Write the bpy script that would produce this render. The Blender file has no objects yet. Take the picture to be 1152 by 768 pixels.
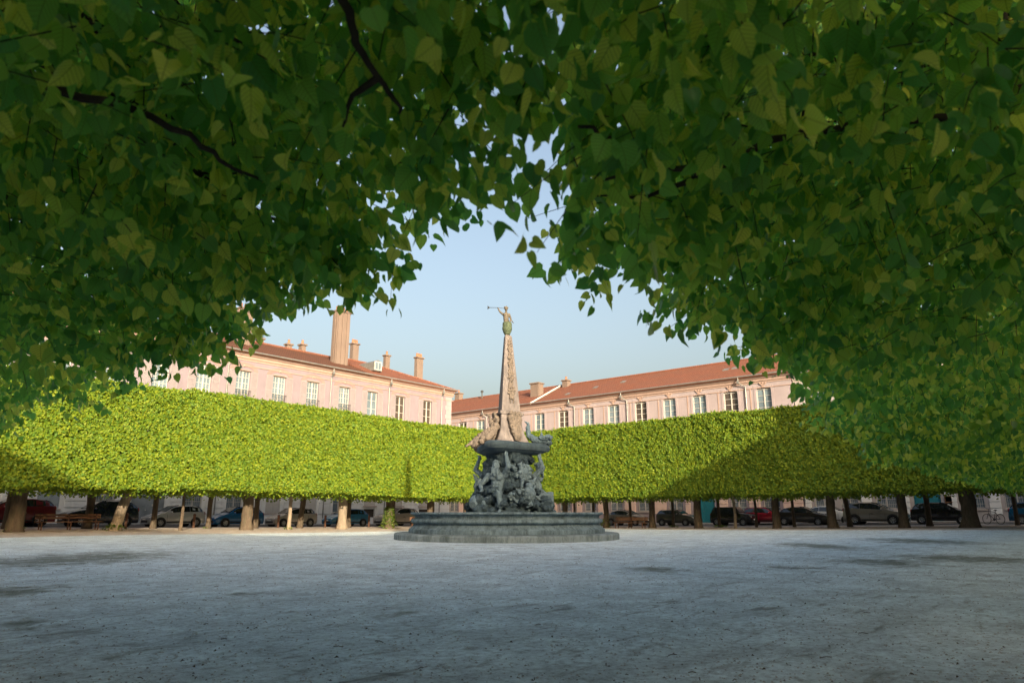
import bpy, bmesh, math, random
import numpy as np
from mathutils import Vector, Matrix
R = math.radians
random.seed(7)
scene = bpy.context.scene
col = scene.collection
PI = math.pi

# ------------------------------------------------------------------ helpers
CA, SA = math.cos(R(40)), math.sin(R(40))          # camera heading: 40 degrees from +X
def gz(x, y):
    """height of the ground: the square dips a little towards its far corner"""
    X = x * SA - y * CA; D = x * CA + y * SA
    t = min(1.0, max(0.0, (D - 30) / 12.0)); w = t * t * (3 - 2 * t)
    return w * (-0.2 + 0.4 * (min(abs(X), 32) / 28.0) ** 2)

def tag(o, label=None, cat=None, group=None, kind=None):
    if label: o['label'] = label
    if cat: o['category'] = cat
    if group: o['group'] = group
    if kind: o['kind'] = kind
    return o

def empty(name, loc=(0, 0, 0), rz=0.0):
    o = bpy.data.objects.new(name, None)
    o.empty_display_size = 0.3
    col.objects.link(o); o.location = loc; o.rotation_euler = (0, 0, rz)
    return o

class MB:
    """collects shapes and links them as ONE mesh object"""
    def __init__(s): s.v = []; s.f = []; s.m = []
    def add(s, vs, fs, m=0):
        b = len(s.v); s.v += [tuple(p) for p in vs]
        s.f += [tuple(i + b for i in f) for f in fs]; s.m += [m] * len(fs)
    def box(s, x0, x1, y0, y1, z0, z1, m=0):
        if x0 > x1: x0, x1 = x1, x0
        if y0 > y1: y0, y1 = y1, y0
        vs = [(x0,y0,z0),(x1,y0,z0),(x1,y1,z0),(x0,y1,z0),(x0,y0,z1),(x1,y0,z1),(x1,y1,z1),(x0,y1,z1)]
        s.add(vs, [(0,3,2,1),(4,5,6,7),(0,1,5,4),(1,2,6,5),(2,3,7,6),(3,0,4,7)], m)
    def bbox(s, x0, x1, y0, y1, z0, z1, b=0.02, m=0):
        """box with chamfered top and vertical edges"""
        vs = []
        def ring(i, z): return [(x0+i,y0,z),(x1-i,y0,z),(x1,y0+i,z),(x1,y1-i,z),(x1-i,y1,z),(x0+i,y1,z),(x0,y1-i,z),(x0,y0+i,z)]
        def ring2(d, z): return [(x0+d+b,y0+d,z),(x1-d-b,y0+d,z),(x1-d,y0+d+b,z),(x1-d,y1-d-b,z),(x1-d-b,y1-d,z),(x0+d+b,y1-d,z),(x0+d,y1-d-b,z),(x0+d,y0+d+b,z)]
        vs = ring2(b, z0) + ring2(0, z0 + b) + ring2(0, z1 - b) + ring2(b, z1)
        fs = [tuple(range(7, -1, -1)), tuple(range(24, 32))]
        for k in range(3):
            for i in range(8):
                j = (i + 1) % 8
                fs.append((k*8+i, k*8+j, k*8+8+j, k*8+8+i))
        s.add(vs, fs, m)
    def quad(s, a, b, c, d, m=0): s.add([a, b, c, d], [(0, 1, 2, 3)], m)
    def prism(s, poly, y0, y1, m=0):
        """poly in x,z extruded along y"""
        n = len(poly)
        vs = [(x, y0, z) for x, z in poly] + [(x, y1, z) for x, z in poly]
        fs = [tuple(range(n)), tuple(range(2*n-1, n-1, -1))]
        for i in range(n):
            j = (i + 1) % n; fs.append((j, i, i + n, j + n))
        s.add(vs, fs, m)
    def tube(s, pts, rad, n=8, m=0, cap=True, wob=0.0, rng=None):
        pts = [Vector(p) for p in pts]
        if not hasattr(rad, '__len__'): rad = [rad] * len(pts)
        vs = []; fs = []
        up = Vector((0, 0, 1))
        d0 = (pts[1] - pts[0]).normalized()
        a = d0.cross(Vector((0.31, 0.95, 0.1)) if abs(d0.z) > .8 else up).normalized()
        for i, p in enumerate(pts):
            d = (pts[min(i+1, len(pts)-1)] - pts[max(i-1, 0)]).normalized()
            a = (a - d * a.dot(d)).normalized(); b = d.cross(a)
            for k in range(n):
                th = 2*PI*k/n
                r = rad[i]
                if wob: r *= 1 + (rng or random).uniform(-wob, wob)
                vs.append(p + (a*math.cos(th) + b*math.sin(th)) * r)
        for i in range(len(pts)-1):
            for k in range(n):
                j = (k+1) % n
                fs.append((i*n+k, i*n+j, i*n+n+j, i*n+n+k))
        if cap:
            fs.append(tuple(range(n-1, -1, -1))); L = (len(pts)-1)*n
            fs.append(tuple(range(L, L+n)))
        s.add(vs, fs, m)
    def lathe(s, prof, n=32, c=(0,0,0), m=0, axis='z', close=False):
        vs = []; fs = []
        for r, z in prof:
            for k in range(n):
                th = 2*PI*k/n
                if axis == 'z': vs.append((c[0]+r*math.cos(th), c[1]+r*math.sin(th), c[2]+z))
                elif axis == 'y': vs.append((c[0]+r*math.cos(th), c[1]+z, c[2]+r*math.sin(th)))
                else: vs.append((c[0]+z, c[1]+r*math.cos(th), c[2]+r*math.sin(th)))
        q = len(prof)
        for i in range(q-1 if not close else q):
            i2 = (i+1) % q
            for k in range(n):
                j = (k+1) % n
                fs.append((i*n+k, i*n+j, i2*n+j, i2*n+k))
        if not close:
            if prof[0][0] > 1e-4: fs.append(tuple(range(n-1, -1, -1)))
            if prof[-1][0] > 1e-4: fs.append(tuple(range((q-1)*n, q*n)))
        s.add(vs, fs, m)
    def ball(s, c, r, n=10, m=0, rot=None):
        """ellipsoid"""
        if not hasattr(r, '__len__'): r = (r, r, r)
        vs = []; fs = []; k2 = n; k1 = max(4, n//2 + 1)
        c = Vector(c)
        for i in range(k1+1):
            a = PI*i/k1
            for k in range(k2):
                b = 2*PI*k/k2
                p = Vector((r[0]*math.sin(a)*math.cos(b), r[1]*math.sin(a)*math.sin(b), r[2]*math.cos(a)))
                if rot is not None: p = rot @ p
                vs.append(c + p)
        for i in range(k1):
            for k in range(k2):
                j = (k+1) % k2
                fs.append((i*k2+k, i*k2+k2+k, i*k2+k2+j, i*k2+j))
        s.add(vs, fs, m)
    def cap(s, p0, p1, r0, r1, n=10):
        s.tube([p0, p1], [r0, r1], n); s.ball(p0, r0, n); s.ball(p1, r1, n)
    def rings(s, rs, m=0, caps=True):
        """list of equally long vertex loops, skinned"""
        n = len(rs[0]); vs = [p for r in rs for p in r]; fs = []
        for i in range(len(rs)-1):
            for k in range(n):
                j = (k+1) % n
                fs.append((i*n+k, i*n+j, i*n+n+j, i*n+n+k))
        if caps:
            fs.append(tuple(range(n-1, -1, -1))); fs.append(tuple(range((len(rs)-1)*n, len(rs)*n)))
        s.add(vs, fs, m)
    def build(s, name, mats, parent=None, smooth=False, loc=None, rot=None):
        me = bpy.data.meshes.new(name)
        me.from_pydata(s.v, [], s.f)
        if not isinstance(mats, (list, tuple)): mats = [mats]
        for m in mats: me.materials.append(m)
        if any(s.m): me.polygons.foreach_set('material_index', s.m)
        if smooth: me.polygons.foreach_set('use_smooth', [True]*len(me.polygons))
        bm = bmesh.new(); bm.from_mesh(me)
        bmesh.ops.remove_doubles(bm, verts=bm.verts, dist=1e-5)
        bmesh.ops.recalc_face_normals(bm, faces=bm.faces)
        bm.to_mesh(me); bm.free()
        o = bpy.data.objects.new(name, me); col.objects.link(o)
        if parent: o.parent = parent
        if loc: o.location = loc
        if rot: o.rotation_euler = rot
        return o

def smooth_by_angle(o, ang=35):
    me = o.data
    bm = bmesh.new(); bm.from_mesh(me)
    for e in bm.edges:
        e.smooth = (len(e.link_faces) == 2 and e.calc_face_angle(0) < R(ang))
    for f in bm.faces: f.smooth = True
    bm.to_mesh(me); bm.free()
    return o

def sculpt(mb, name, mat, parent, voxel=0.03, it=4, disp=0.0, dscale=0.3, disp2=0.0):
    """merge overlapping lumps into one continuous carved surface"""
    o = mb.build(name, mat, parent, True)
    m = o.modifiers.new('remesh', 'REMESH'); m.mode = 'VOXEL'; m.voxel_size = voxel; m.use_smooth_shade = True
    m = o.modifiers.new('smooth', 'SMOOTH'); m.iterations = it; m.factor = 0.5
    for k, (d, s) in enumerate(((disp, dscale), (disp2, dscale * 0.35))):
        if d:
            t = bpy.data.textures.new(name + '_noise', 'CLOUDS'); t.noise_scale = s; t.noise_depth = 3
            m = o.modifiers.new('disp', 'DISPLACE'); m.texture = t; m.strength = d; m.mid_level = 0.5
    return o

# ------------------------------------------------------------------ materials
def nmat(name):
    m = bpy.data.materials.new(name); m.use_nodes = True
    nt = m.node_tree; nt.nodes.clear()
    return m, nt, nt.nodes, nt.links

def ramp(nd, stops, interp='LINEAR'):
    r = nd.new('ShaderNodeValToRGB'); e = r.color_ramp.elements
    r.color_ramp.interpolation = interp
    while len(e) < len(stops): e.new(0.5)
    for i, (p, c) in enumerate(stops):
        e[i].position = p; e[i].color = (c[0], c[1], c[2], 1) if hasattr(c, '__len__') else (c, c, c, 1)
    return r

def noise_node(nd, lk, vec, scale, detail=5, rough=0.6, dist=0.0):
    n = nd.new('ShaderNodeTexNoise'); n.inputs['Scale'].default_value = scale
    n.inputs['Detail'].default_value = detail; n.inputs['Roughness'].default_value = rough
    n.inputs['Distortion'].default_value = dist
    if vec is not None: lk.new(vec, n.inputs['Vector'])
    return n

def mixc(nd, lk, fac, a, b, mode='MIX'):
    m = nd.new('ShaderNodeMix'); m.data_type = 'RGBA'; m.blend_type = mode
    if hasattr(fac, 'node'): lk.new(fac, m.inputs[0])
    else: m.inputs[0].default_value = fac
    for i, x in ((6, a), (7, b)):
        if hasattr(x, 'node'): lk.new(x, m.inputs[i])
        else: m.inputs[i].default_value = (x[0], x[1], x[2], 1)
    return m.outputs[2]

def mathn(nd, lk, op, a, b=None, clamp=False):
    m = nd.new('ShaderNodeMath'); m.operation = op; m.use_clamp = clamp
    for i, x in ((0, a), (1, b)):
        if x is None: continue
        if hasattr(x, 'node'): lk.new(x, m.inputs[i])
        else: m.inputs[i].default_value = x
    return m.outputs[0]

def simple(name, c, rough=0.6, metal=0.0, var=0.18, scale=3.0, bump=0.0, bscale=40.0, spec=0.4, stretch=(1,1,1), dirt=None, dirt_amt=0.4, coat=0.0):
    """base colour broken up by two noises, optional dirt colour and bump"""
    m, nt, nd, lk = nmat(name)
    out = nd.new('ShaderNodeOutputMaterial'); p = nd.new('ShaderNodeBsdfPrincipled')
    lk.new(p.outputs[0], out.inputs[0])
    tc = nd.new('ShaderNodeTexCoord'); mp = nd.new('ShaderNodeMapping'); mp.inputs['Scale'].default_value = stretch
    lk.new(tc.outputs['Object'], mp.inputs[0]); v = mp.outputs[0]
    n1 = noise_node(nd, lk, v, scale, 6, 0.65)
    lo = tuple(x * (1 - var) for x in c); hi = tuple(min(1, x * (1 + var)) for x in c)
    r = ramp(nd, [(0.25, lo), (0.75, hi)]); lk.new(n1.outputs[0], r.inputs[0])
    cc = r.outputs[0]
    if dirt:
        n2 = noise_node(nd, lk, v, scale * 0.55, 8, 0.7, 0.4)
        r2 = ramp(nd, [(0.48, 0.0), (0.68, dirt_amt)]); lk.new(n2.outputs[0], r2.inputs[0])
        cc = mixc(nd, lk, r2.outputs[0], cc, dirt)
    lk.new(cc, p.inputs['Base Color'])
    p.inputs['Roughness'].default_value = rough; p.inputs['Metallic'].default_value = metal
    p.inputs['Specular IOR Level'].default_value = spec
    if coat: p.inputs['Coat Weight'].default_value = coat; p.inputs['Coat Roughness'].default_value = 0.06
    if bump:
        n3 = noise_node(nd, lk, v, bscale, 6, 0.7)
        b = nd.new('ShaderNodeBump'); b.inputs['Strength'].default_value = bump; b.inputs['Distance'].default_value = 0.05
        lk.new(n3.outputs[0], b.inputs['Height']); lk.new(b.outputs[0], p.inputs['Normal'])
    return m

def leaf_mat(name, stops, trans_stops, tfac=0.45, veins=False, rough=0.36, spec=0.5):
    m, nt, nd, lk = nmat(name)
    out = nd.new('ShaderNodeOutputMaterial')
    g = nd.new('ShaderNodeNewGeometry')
    r1 = ramp(nd, stops); lk.new(g.outputs['Random Per Island'], r1.inputs[0])
    r2 = ramp(nd, trans_stops); lk.new(g.outputs['Random Per Island'], r2.inputs[0])
    c1, c2 = r1.outputs[0], r2.outputs[0]
    if veins:
        uv = nd.new('ShaderNodeUVMap'); sp = nd.new('ShaderNodeSeparateXYZ'); lk.new(uv.outputs[0], sp.inputs[0])
        ax = mathn(nd, lk, 'ABSOLUTE', mathn(nd, lk, 'SUBTRACT', sp.outputs[0], 0.5))
        s = mathn(nd, lk, 'SUBTRACT', sp.outputs[1], mathn(nd, lk, 'MULTIPLY', ax, 0.75))
        fr = mathn(nd, lk, 'FRACT', mathn(nd, lk, 'MULTIPLY', s, 6.5))
        side = mathn(nd, lk, 'LESS_THAN', fr, 0.13)
        mid = mathn(nd, lk, 'LESS_THAN', ax, 0.018)
        vn = mathn(nd, lk, 'MULTIPLY', mathn(nd, lk, 'MAXIMUM', side, mid), 0.5)
        c1 = mixc(nd, lk, vn, c1, (0.16, 0.22, 0.05)); c2 = mixc(nd, lk, vn, c2, (0.10, 0.16, 0.01))
    p = nd.new('ShaderNodeBsdfPrincipled'); lk.new(c1, p.inputs['Base Color'])
    p.inputs['Roughness'].default_value = rough; p.inputs['Specular IOR Level'].default_value = spec
    t = nd.new('ShaderNodeBsdfTranslucent'); lk.new(c2, t.inputs['Color'])
    mx = nd.new('ShaderNodeMixShader'); mx.inputs[0].default_value = tfac
    lk.new(p.outputs[0], mx.inputs[1]); lk.new(t.outputs[0], mx.inputs[2]); lk.new(mx.outputs[0], out.inputs[0])
    return m

M = {}
M['leaf_near'] = leaf_mat('linden_leaf', [(0.0,(0.050,0.155,0.052)),(0.5,(0.105,0.25,0.062)),(0.80,(0.19,0.34,0.065)),(0.93,(0.40,0.48,0.075)),(1.0,(0.55,0.56,0.09))],
                          [(0.0,(0.13,0.44,0.09)),(0.5,(0.36,0.74,0.10)),(0.76,(0.74,0.92,0.12)),(0.88,(1.0,1.0,0.15)),(1.0,(1.0,1.0,0.17))], 0.62, True)
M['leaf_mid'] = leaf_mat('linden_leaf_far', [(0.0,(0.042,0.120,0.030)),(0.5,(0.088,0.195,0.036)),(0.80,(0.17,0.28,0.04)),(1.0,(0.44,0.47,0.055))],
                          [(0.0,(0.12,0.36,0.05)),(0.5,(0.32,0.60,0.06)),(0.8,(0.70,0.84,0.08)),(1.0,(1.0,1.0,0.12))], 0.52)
M['leaf_hedge'] = leaf_mat('clipped_linden_leaf', [(0.0,(0.075,0.155,0.020)),(0.5,(0.125,0.198,0.016)),(1.0,(0.19,0.235,0.014))],
                          [(0.0,(0.12,0.26,0.02)),(1.0,(0.40,0.44,0.02))], 0.25, False, 0.55, 0.2)
M['leaf_shoot'] = leaf_mat('shoot_leaf', [(0.0,(0.04,0.10,0.012)),(1.0,(0.13,0.19,0.02))], [(0.0,(0.12,0.24,0.02)),(1.0,(0.28,0.32,0.02))], 0.35)
M['bark'] = simple('bark', (0.115,0.088,0.066), 0.9, var=0.4, scale=7, bump=0.8, bscale=14, stretch=(1.4,1.4,0.35), spec=0.1, dirt=(0.06,0.075,0.045), dirt_amt=0.5)
M['bark_pale'] = simple('bark_pale', (0.27,0.22,0.17), 0.9, var=0.35, scale=7, bump=0.8, bscale=14, stretch=(1.4,1.4,0.35), spec=0.1, dirt=(0.10,0.10,0.075), dirt_amt=0.5)
M['branch'] = simple('branch_bark', (0.05,0.04,0.032), 0.9, var=0.4, scale=10, bump=0.6, bscale=25, spec=0.1)
M['core'] = simple('inner_twigs', (0.03,0.032,0.016), 1.0, var=0.5, scale=5, spec=0.0)
# ------------------------------------------------------------------ leaves in bulk
def fbm(x, y, s=1.0, seed=0.0):
    """cheap smooth noise in -1..1 for arrays or floats"""
    x = np.asarray(x, float) * s + seed * 3.1; y = np.asarray(y, float) * s - seed * 1.7
    a = np.sin(1.7*x + 1.3*np.sin(1.1*y + seed)) + np.sin(1.9*y + 1.1*np.sin(1.3*x - seed))
    b = np.sin(3.9*x - 2.3*y + 1.7 + seed) + np.sin(4.3*y + 2.9*x + 0.4)
    return (a + 0.5 * b) / 3.0

LEAF_HI = (np.array([(0,0,0),(0,.36,-.02),(0,.70,-.07),(0,1.06,-.20),
                     (.22,-.10,.05),(.44,.06,.09),(.48,.34,.08),(.32,.68,.0),
                     (-.22,-.10,.05),(-.44,.06,.09),(-.48,.34,.08),(-.32,.68,.0)], float),
           [(0,4,5),(0,5,6,1),(1,6,7,2),(2,7,3),(0,9,8),(0,1,10,9),(1,2,11,10),(2,3,11)])
LEAF_MID = (np.array([(0,0,0),(.42,.10,.08),(.40,.52,.04),(0,1.05,-.14),(-.40,.52,.04),(-.42,.10,.08)], float),
            [(0,1,2,3),(0,3,4,5)])

def leaf_mesh(name, pos, tip, nrm, size, tpl, mat, uv=False):
    tv, tf = tpl
    n = len(pos)
    tip = tip / np.linalg.norm(tip, axis=1, keepdims=True)
    nrm = nrm - tip * np.sum(nrm*tip, axis=1, keepdims=True)
    nrm /= np.maximum(np.linalg.norm(nrm, axis=1, keepdims=True), 1e-6)
    sx = np.cross(tip, nrm)
    k = len(tv)
    rs = np.random.RandomState(len(pos) % 977)
    curl = rs.uniform(0.3, 2.2, (n, 1)); wid = rs.uniform(0.82, 1.12, (n, 1))
    co = np.empty((n, k, 3))
    for j in range(k):
        co[:, j, :] = pos + size[:, None] * (sx * (tv[j,0]*wid) + tip * tv[j,1] + nrm * (tv[j,2]*curl))
    co = co.reshape(-1, 3)
    loops = np.concatenate([np.array(f) for f in tf]); lens = np.array([len(f) for f in tf])
    allv = (np.arange(n)[:, None] * k + loops[None, :]).reshape(-1)
    alll = np.tile(lens, n)
    start = np.concatenate([[0], np.cumsum(alll)[:-1]])
    me = bpy.data.meshes.new(name)
    me.vertices.add(len(co)); me.vertices.foreach_set('co', co.astype(np.float32).ravel())
    me.loops.add(len(allv)); me.loops.foreach_set('vertex_index', allv.astype(np.int32))
    me.polygons.add(len(alll)); me.polygons.foreach_set('loop_start', start.astype(np.int32))
    try: me.polygons.foreach_set('loop_total', alll.astype(np.int32))
    except Exception: pass
    me.materials.append(mat)
    if uv:
        ul = me.uv_layers.new(name='UVMap')
        t = np.stack([tv[loops, 0] + 0.5, tv[loops, 1]], 1)
        ul.data.foreach_set('uv', np.tile(t, (n, 1)).astype(np.float32).ravel())
    me.polygons.foreach_set('use_smooth', np.ones(len(alll), bool))
    me.update(calc_edges=True)
    me.validate()
    return me

def link_mesh(name, me, parent=None):
    o = bpy.data.objects.new(name, me); col.objects.link(o)
    if parent: o.parent = parent
    return o

def hedge_crown(name, L, y0, y1, z0, z1, faces, seed, dens=1.0, size=0.125):
    """box-clipped crown: x -L/2..L/2, front face y0, back y1. faces: dict face -> leaves per m2"""
    rs = np.random.RandomState(seed)
    P, N = [], []
    def put(p, n): P.append(p); N.append(n)
    def depth(n): return rs.exponential(0.17, n) - 0.06
    for f, d in faces.items():
        d *= dens
        if f in ('front', 'back'):
            n = int(L * (z1 - z0) * d); x = rs.uniform(-L/2, L/2, n); z = rs.uniform(z0 - 0.05, z1, n)
            lump = 0.10 * fbm(x, z, 2.6, seed) + 0.07 * fbm(x, z, 6.5, seed + 2) + 0.10 * fbm(x, z, 0.9, seed + 5)
            dd = depth(n) + lump
            # rounded arrises
            dd += 0.35 * np.exp(-((z1 - z) / 0.22) ** 2 * 1.0) * rs.rand(n)
            dd += 0.25 * np.exp(-((z - z0) / 0.18) ** 2) * rs.rand(n)
            y = y0 + dd if f == 'front' else y1 - dd
            put(np.stack([x, y, z], 1), np.tile([0, -1 if f == 'front' else 1, 0.25], (n, 1)))
        else:
            n = int(L * (y1 - y0) * d); x = rs.uniform(-L/2, L/2, n); y = rs.uniform(y0, y1, n)
            lump = 0.14 * fbm(x, y, 1.7, seed + 3) + 0.10 * fbm(x, y, 4.1, seed)
            if f == 'bottom':
                z = z0 + np.abs(depth(n)) * 1.6 + lump - 0.02 - 0.45 * rs.rand(n) ** 5 * (fbm(x, y, 3.3, seed + 7) > 0); nn = [0, -0.5, -0.6]
            else:
                z = z1 - np.abs(depth(n)) + lump * 0.7 + rs.rand(n) ** 8 * 0.18; nn = [0, -0.15, 1]
            put(np.stack([x, y, z], 1), np.tile(nn, (n, 1)))
    n = int(L * (y1-y0) * (z1-z0) * 13 * dens); nb = n
    x = rs.uniform(-L/2, L/2, n); y = rs.uniform(y0 + .35, y1, n); z = rs.uniform(z0 + .3, z1 - .2, n)
    put(np.stack([x, y, z], 1), np.tile([0, -1, 0.2], (n, 1)))
    P = np.concatenate(P); N = np.concatenate(N).astype(float)
    n = len(P)
    N = N + rs.normal(0, 0.62, (n, 3))
    T = np.stack([rs.normal(0, .5, n), rs.normal(0, .35, n), rs.normal(-.75, .35, n)], 1)
    S = size * rs.uniform(0.6, 1.25, n); S[-nb:] *= 2.2
    return leaf_mesh(name, P - np.array([0, 0, 0.05]), T, N, S, LEAF_MID, M['leaf_hedge'])

def trunk(rng, r, lean=(0, 0), h=3.2, zlo=-0.15, spread=1.0, limbs=4, young=False):
    mb = MB()
    pts, rad = [], []
    bend = (rng.uniform(-.06, .06), rng.uniform(-.06, .06))
    for i in range(10):
        t = i / 9; z = zlo + (h - zlo) * t
        flare = 1 + (0.55 if not young else 0.25) * math.exp(-t * 9) + (0.18 * max(0, t - .75) if not young else -0.25 * t)
        pts.append((lean[0]*t + bend[0]*math.sin(t*4), lean[1]*t + bend[1]*math.sin(t*3.3), z)); rad.append(r*flare)
    mb.tube(pts, rad, 12, wob=0.10 if not young else 0.05, rng=rng)
    top = Vector(pts[-1])
    for k in range(limbs):
        a = 2*PI*k/limbs + rng.uniform(-.4, .4); l = rng.uniform(1.3, 1.9)
        e = top + Vector((math.cos(a)*l*spread, math.sin(a)*l*spread, rng.uniform(1.0, 3.0)))
        mid = top.lerp(e, .5) + Vector((rng.uniform(-.2, .2), rng.uniform(-.2, .2), -.15))
        mb.tube([top - Vector((0, 0, .25)), mid, e], [r*.55, r*.4, r*.15], 7, wob=.08, rng=rng)
    return mb

def shoots(rng, n, w, h, name, parent):
    rs = np.random.RandomState(rng.randint(0, 9999))
    a = rs.uniform(0, 2*PI, n); t = rs.rand(n) ** 0.8
    rad = w * np.sqrt(rs.rand(n)) * (1 - 0.65 * t)
    P = np.stack([rad*np.cos(a), rad*np.sin(a), 0.03 + h*t], 1)
    N = np.stack([np.cos(a), np.sin(a), np.full(n, .4)], 1) + rs.normal(0, .5, (n, 3))
    T = np.stack([np.cos(a)*.6, np.sin(a)*.6, rs.normal(-.3, .5, n)], 1)
    return link_mesh(name, leaf_mesh(name, P, T, N, rs.uniform(.06, .12, n), LEAF_MID, M['leaf_shoot']), parent)

# ------------------------------------------------------------------ near canopy: crowns the camera looks up into
R_EDGE = ([-9, 0, 2.2, 3.1, 4.0, 5.4, 6.1, 9.1, 13, 19, 36, 45, 49], [1.6, 1.7, 1.8, 2.15, 2.2, 2.3, 2.2, 2.75, 3.4, 3.8, 3.8, 3.3, 3.0])
L_EDGE = ([-9, 0, 1.8, 2.1, 2.9, 3.5, 5, 8, 11.8, 16, 30], [1.9, 2.0, 2.13, 2.24, 2.5, 2.6, 2.75, 2.95, 2.75, 2.9, 3.0])
SEAM = 0.052
def seam_ok(u, v, lo):
    """leave the uneven opening between the two crowns that meet over the path"""
    X = u*SA - v*CA; D = np.maximum(u*CA + v*SA, 0.3)
    off = X/D - (SEAM + 0.045*np.clip((3.3 - D)/1.6, -0.6, 1) + 0.022*np.sin(D*2.3 + 0.6) + 0.010*np.sin(D*6.1))
    gap = 0.017 + 0.012*np.sin(D*3.7 + 1.0)
    return off, gap

def near_crown(name, side, lo, hi, seed, parent, dens_low=60, dens_high=20, tpl=LEAF_HI, zb=2.42, size=(0.048, 0.098), mat='leaf_near', nleaf=12, back=-0.9, top=7.8, seam=False, lowthick=1.7):
    """side R: row along x (x in lo..hi, inner edge in y). side L: row along y."""
    rs = np.random.RandomState(seed)
    def inner(t): return np.interp(t, *(R_EDGE if side == 'R' else L_EDGE))
    rag = 0.16
    wmax = 4.2
    vol_a = (hi - lo) * (wmax - back)
    P, T, N, S = [], [], [], []
    twigs = MB()
    for layer in (0, 1, 2):
        n = int(vol_a * ((lowthick * dens_low) if layer == 0 else ((top - zb - lowthick) * dens_high))) if layer < 2 else int((hi - lo) * lowthick * dens_low * 0.75)
        t = rs.uniform(lo, hi, n); w = rs.uniform(back, wmax, n)
        if layer == 2: w = inner(t) - (0.42 if side == 'L' else 0.26 + 0.20*np.clip((t-3.0)/1.2, 0, 1)*np.clip((10-t)/3, 0, 1)) - np.minimum(rs.exponential(0.28, n), 0.9)
        u, v = (t, w) if side == 'R' else (w, t)
        if layer != 1:
            dz = lowthick * rs.rand(n) ** 1.15
        else:
            dz = lowthick + (top - zb - lowthick) * rs.rand(n)
        edge = inner(t) + (-0.10 - 0.18*np.clip((t-2.3)/1.0, 0, 1) if side == 'L' else -0.22 - 0.20*np.clip((t-3.0)/1.2, 0, 1)*np.clip((10-t)/3, 0, 1)) + rag * fbm(t, dz, 2.1, seed) + 0.12 * fbm(t, dz*2, 5.3, seed+1)
        keep = w < edge
        hole = fbm(u, v + dz, 1.9, seed * .7) + 0.5 * fbm(u + dz, v, 4.0, seed)
        keep &= hole > (-1.15 if layer != 1 else -0.8)
        z = zb + dz + (0.24 * fbm(u, v, 1.5, seed) + 0.34 * fbm(u, v, 4.6, seed + 4)) * np.clip((edge - w)/0.7, 0.25, 1)
        d = np.sqrt(u*u + v*v + (z - 1.1) ** 2)
        keep &= d > 1.55
        if seam:
            off, gap = seam_ok(u, v, lo)
            keep &= (off > gap) if side == 'R' else (off < -gap)
        u, v, z = u[keep], v[keep], z[keep]; m = len(u)
        ang = rs.uniform(0, 2*PI, m)
        # twigs lean out of the crown, then hang
        ox, oy = (0.0, 0.8) if side == 'R' else (0.8, 0.0)
        dx = np.cos(ang) + ox; dy = np.sin(ang) + oy; dzz = rs.uniform(-1.0, 0.15, m)
        ln = np.sqrt(dx*dx + dy*dy + dzz*dzz); dx, dy, dzz = dx/ln, dy/ln, dzz/ln
        tl = rs.uniform(0.25, 0.55, m)
        k = nleaf if layer != 1 else max(5, nleaf // 2)
        for i in range(k):
            s = (i + 0.6) / k
            cx = u + dx*tl*s; cy = v + dy*tl*s; cz = z + dzz*tl*s - 0.10*tl*s*s
            sgn = 1 if i % 2 else -1
            px, py = -dy*sgn, dx*sgn
            jit = rs.normal(0, .02, (m, 3))
            pos = np.stack([cx + px*.035, cy + py*.035, cz - .02], 1) + jit
            tip = np.stack([px*.45 + dx*.35 + rs.normal(0,.28,m), py*.45 + dy*.35 + rs.normal(0,.28,m), -0.75 + rs.normal(0,.28,m)], 1)
            a2 = rs.uniform(0, 2*PI, m)
            nr = np.stack([np.cos(a2)*.8, np.sin(a2)*.8, 0.55 + rs.normal(0,.3,m)], 1)
            sz = rs.uniform(size[0], size[1], m) * (1.0 if layer != 1 else 1.35) * (1 - .25*(s > .9))
            if seam:
                off, gap = seam_ok(pos[:,0], pos[:,1], lo)
                kk = (off > gap*.5) if side == 'R' else (off < -gap*.5)
            else:
                kk = np.ones(m, bool)
            kk &= (pos[:,0]**2 + pos[:,1]**2 + (pos[:,2]-1.1)**2) > 1.3**2
            P.append(pos[kk]); T.append(tip[kk]); N.append(nr[kk]); S.append(sz[kk])
        if layer == 0 and tpl is LEAF_HI:
            for i in range(m):
                if seam and abs(seam_ok(np.array([u[i]+dx[i]*tl[i]]), np.array([v[i]+dy[i]*tl[i]]), lo)[0][0]) < .05: continue
                p = Vector((u[i], v[i], z[i])); dd = Vector((dx[i], dy[i], dzz[i]))
                twigs.tube([p, p + dd*tl[i]*.45, p + dd*tl[i]*.85 - Vector((0,0,.08*tl[i]))], [.0030, .0022, .0012], 3, cap=False)
    P = np.concatenate(P); T = np.concatenate(T); N = np.concatenate(N); S = np.concatenate(S)
    base = np.array(parent.location)
    o = link_mesh(name, leaf_mesh(name, P - base, T, N, S, tpl, M[mat], uv=(tpl is LEAF_HI)), parent)
    return o, twigs

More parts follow.
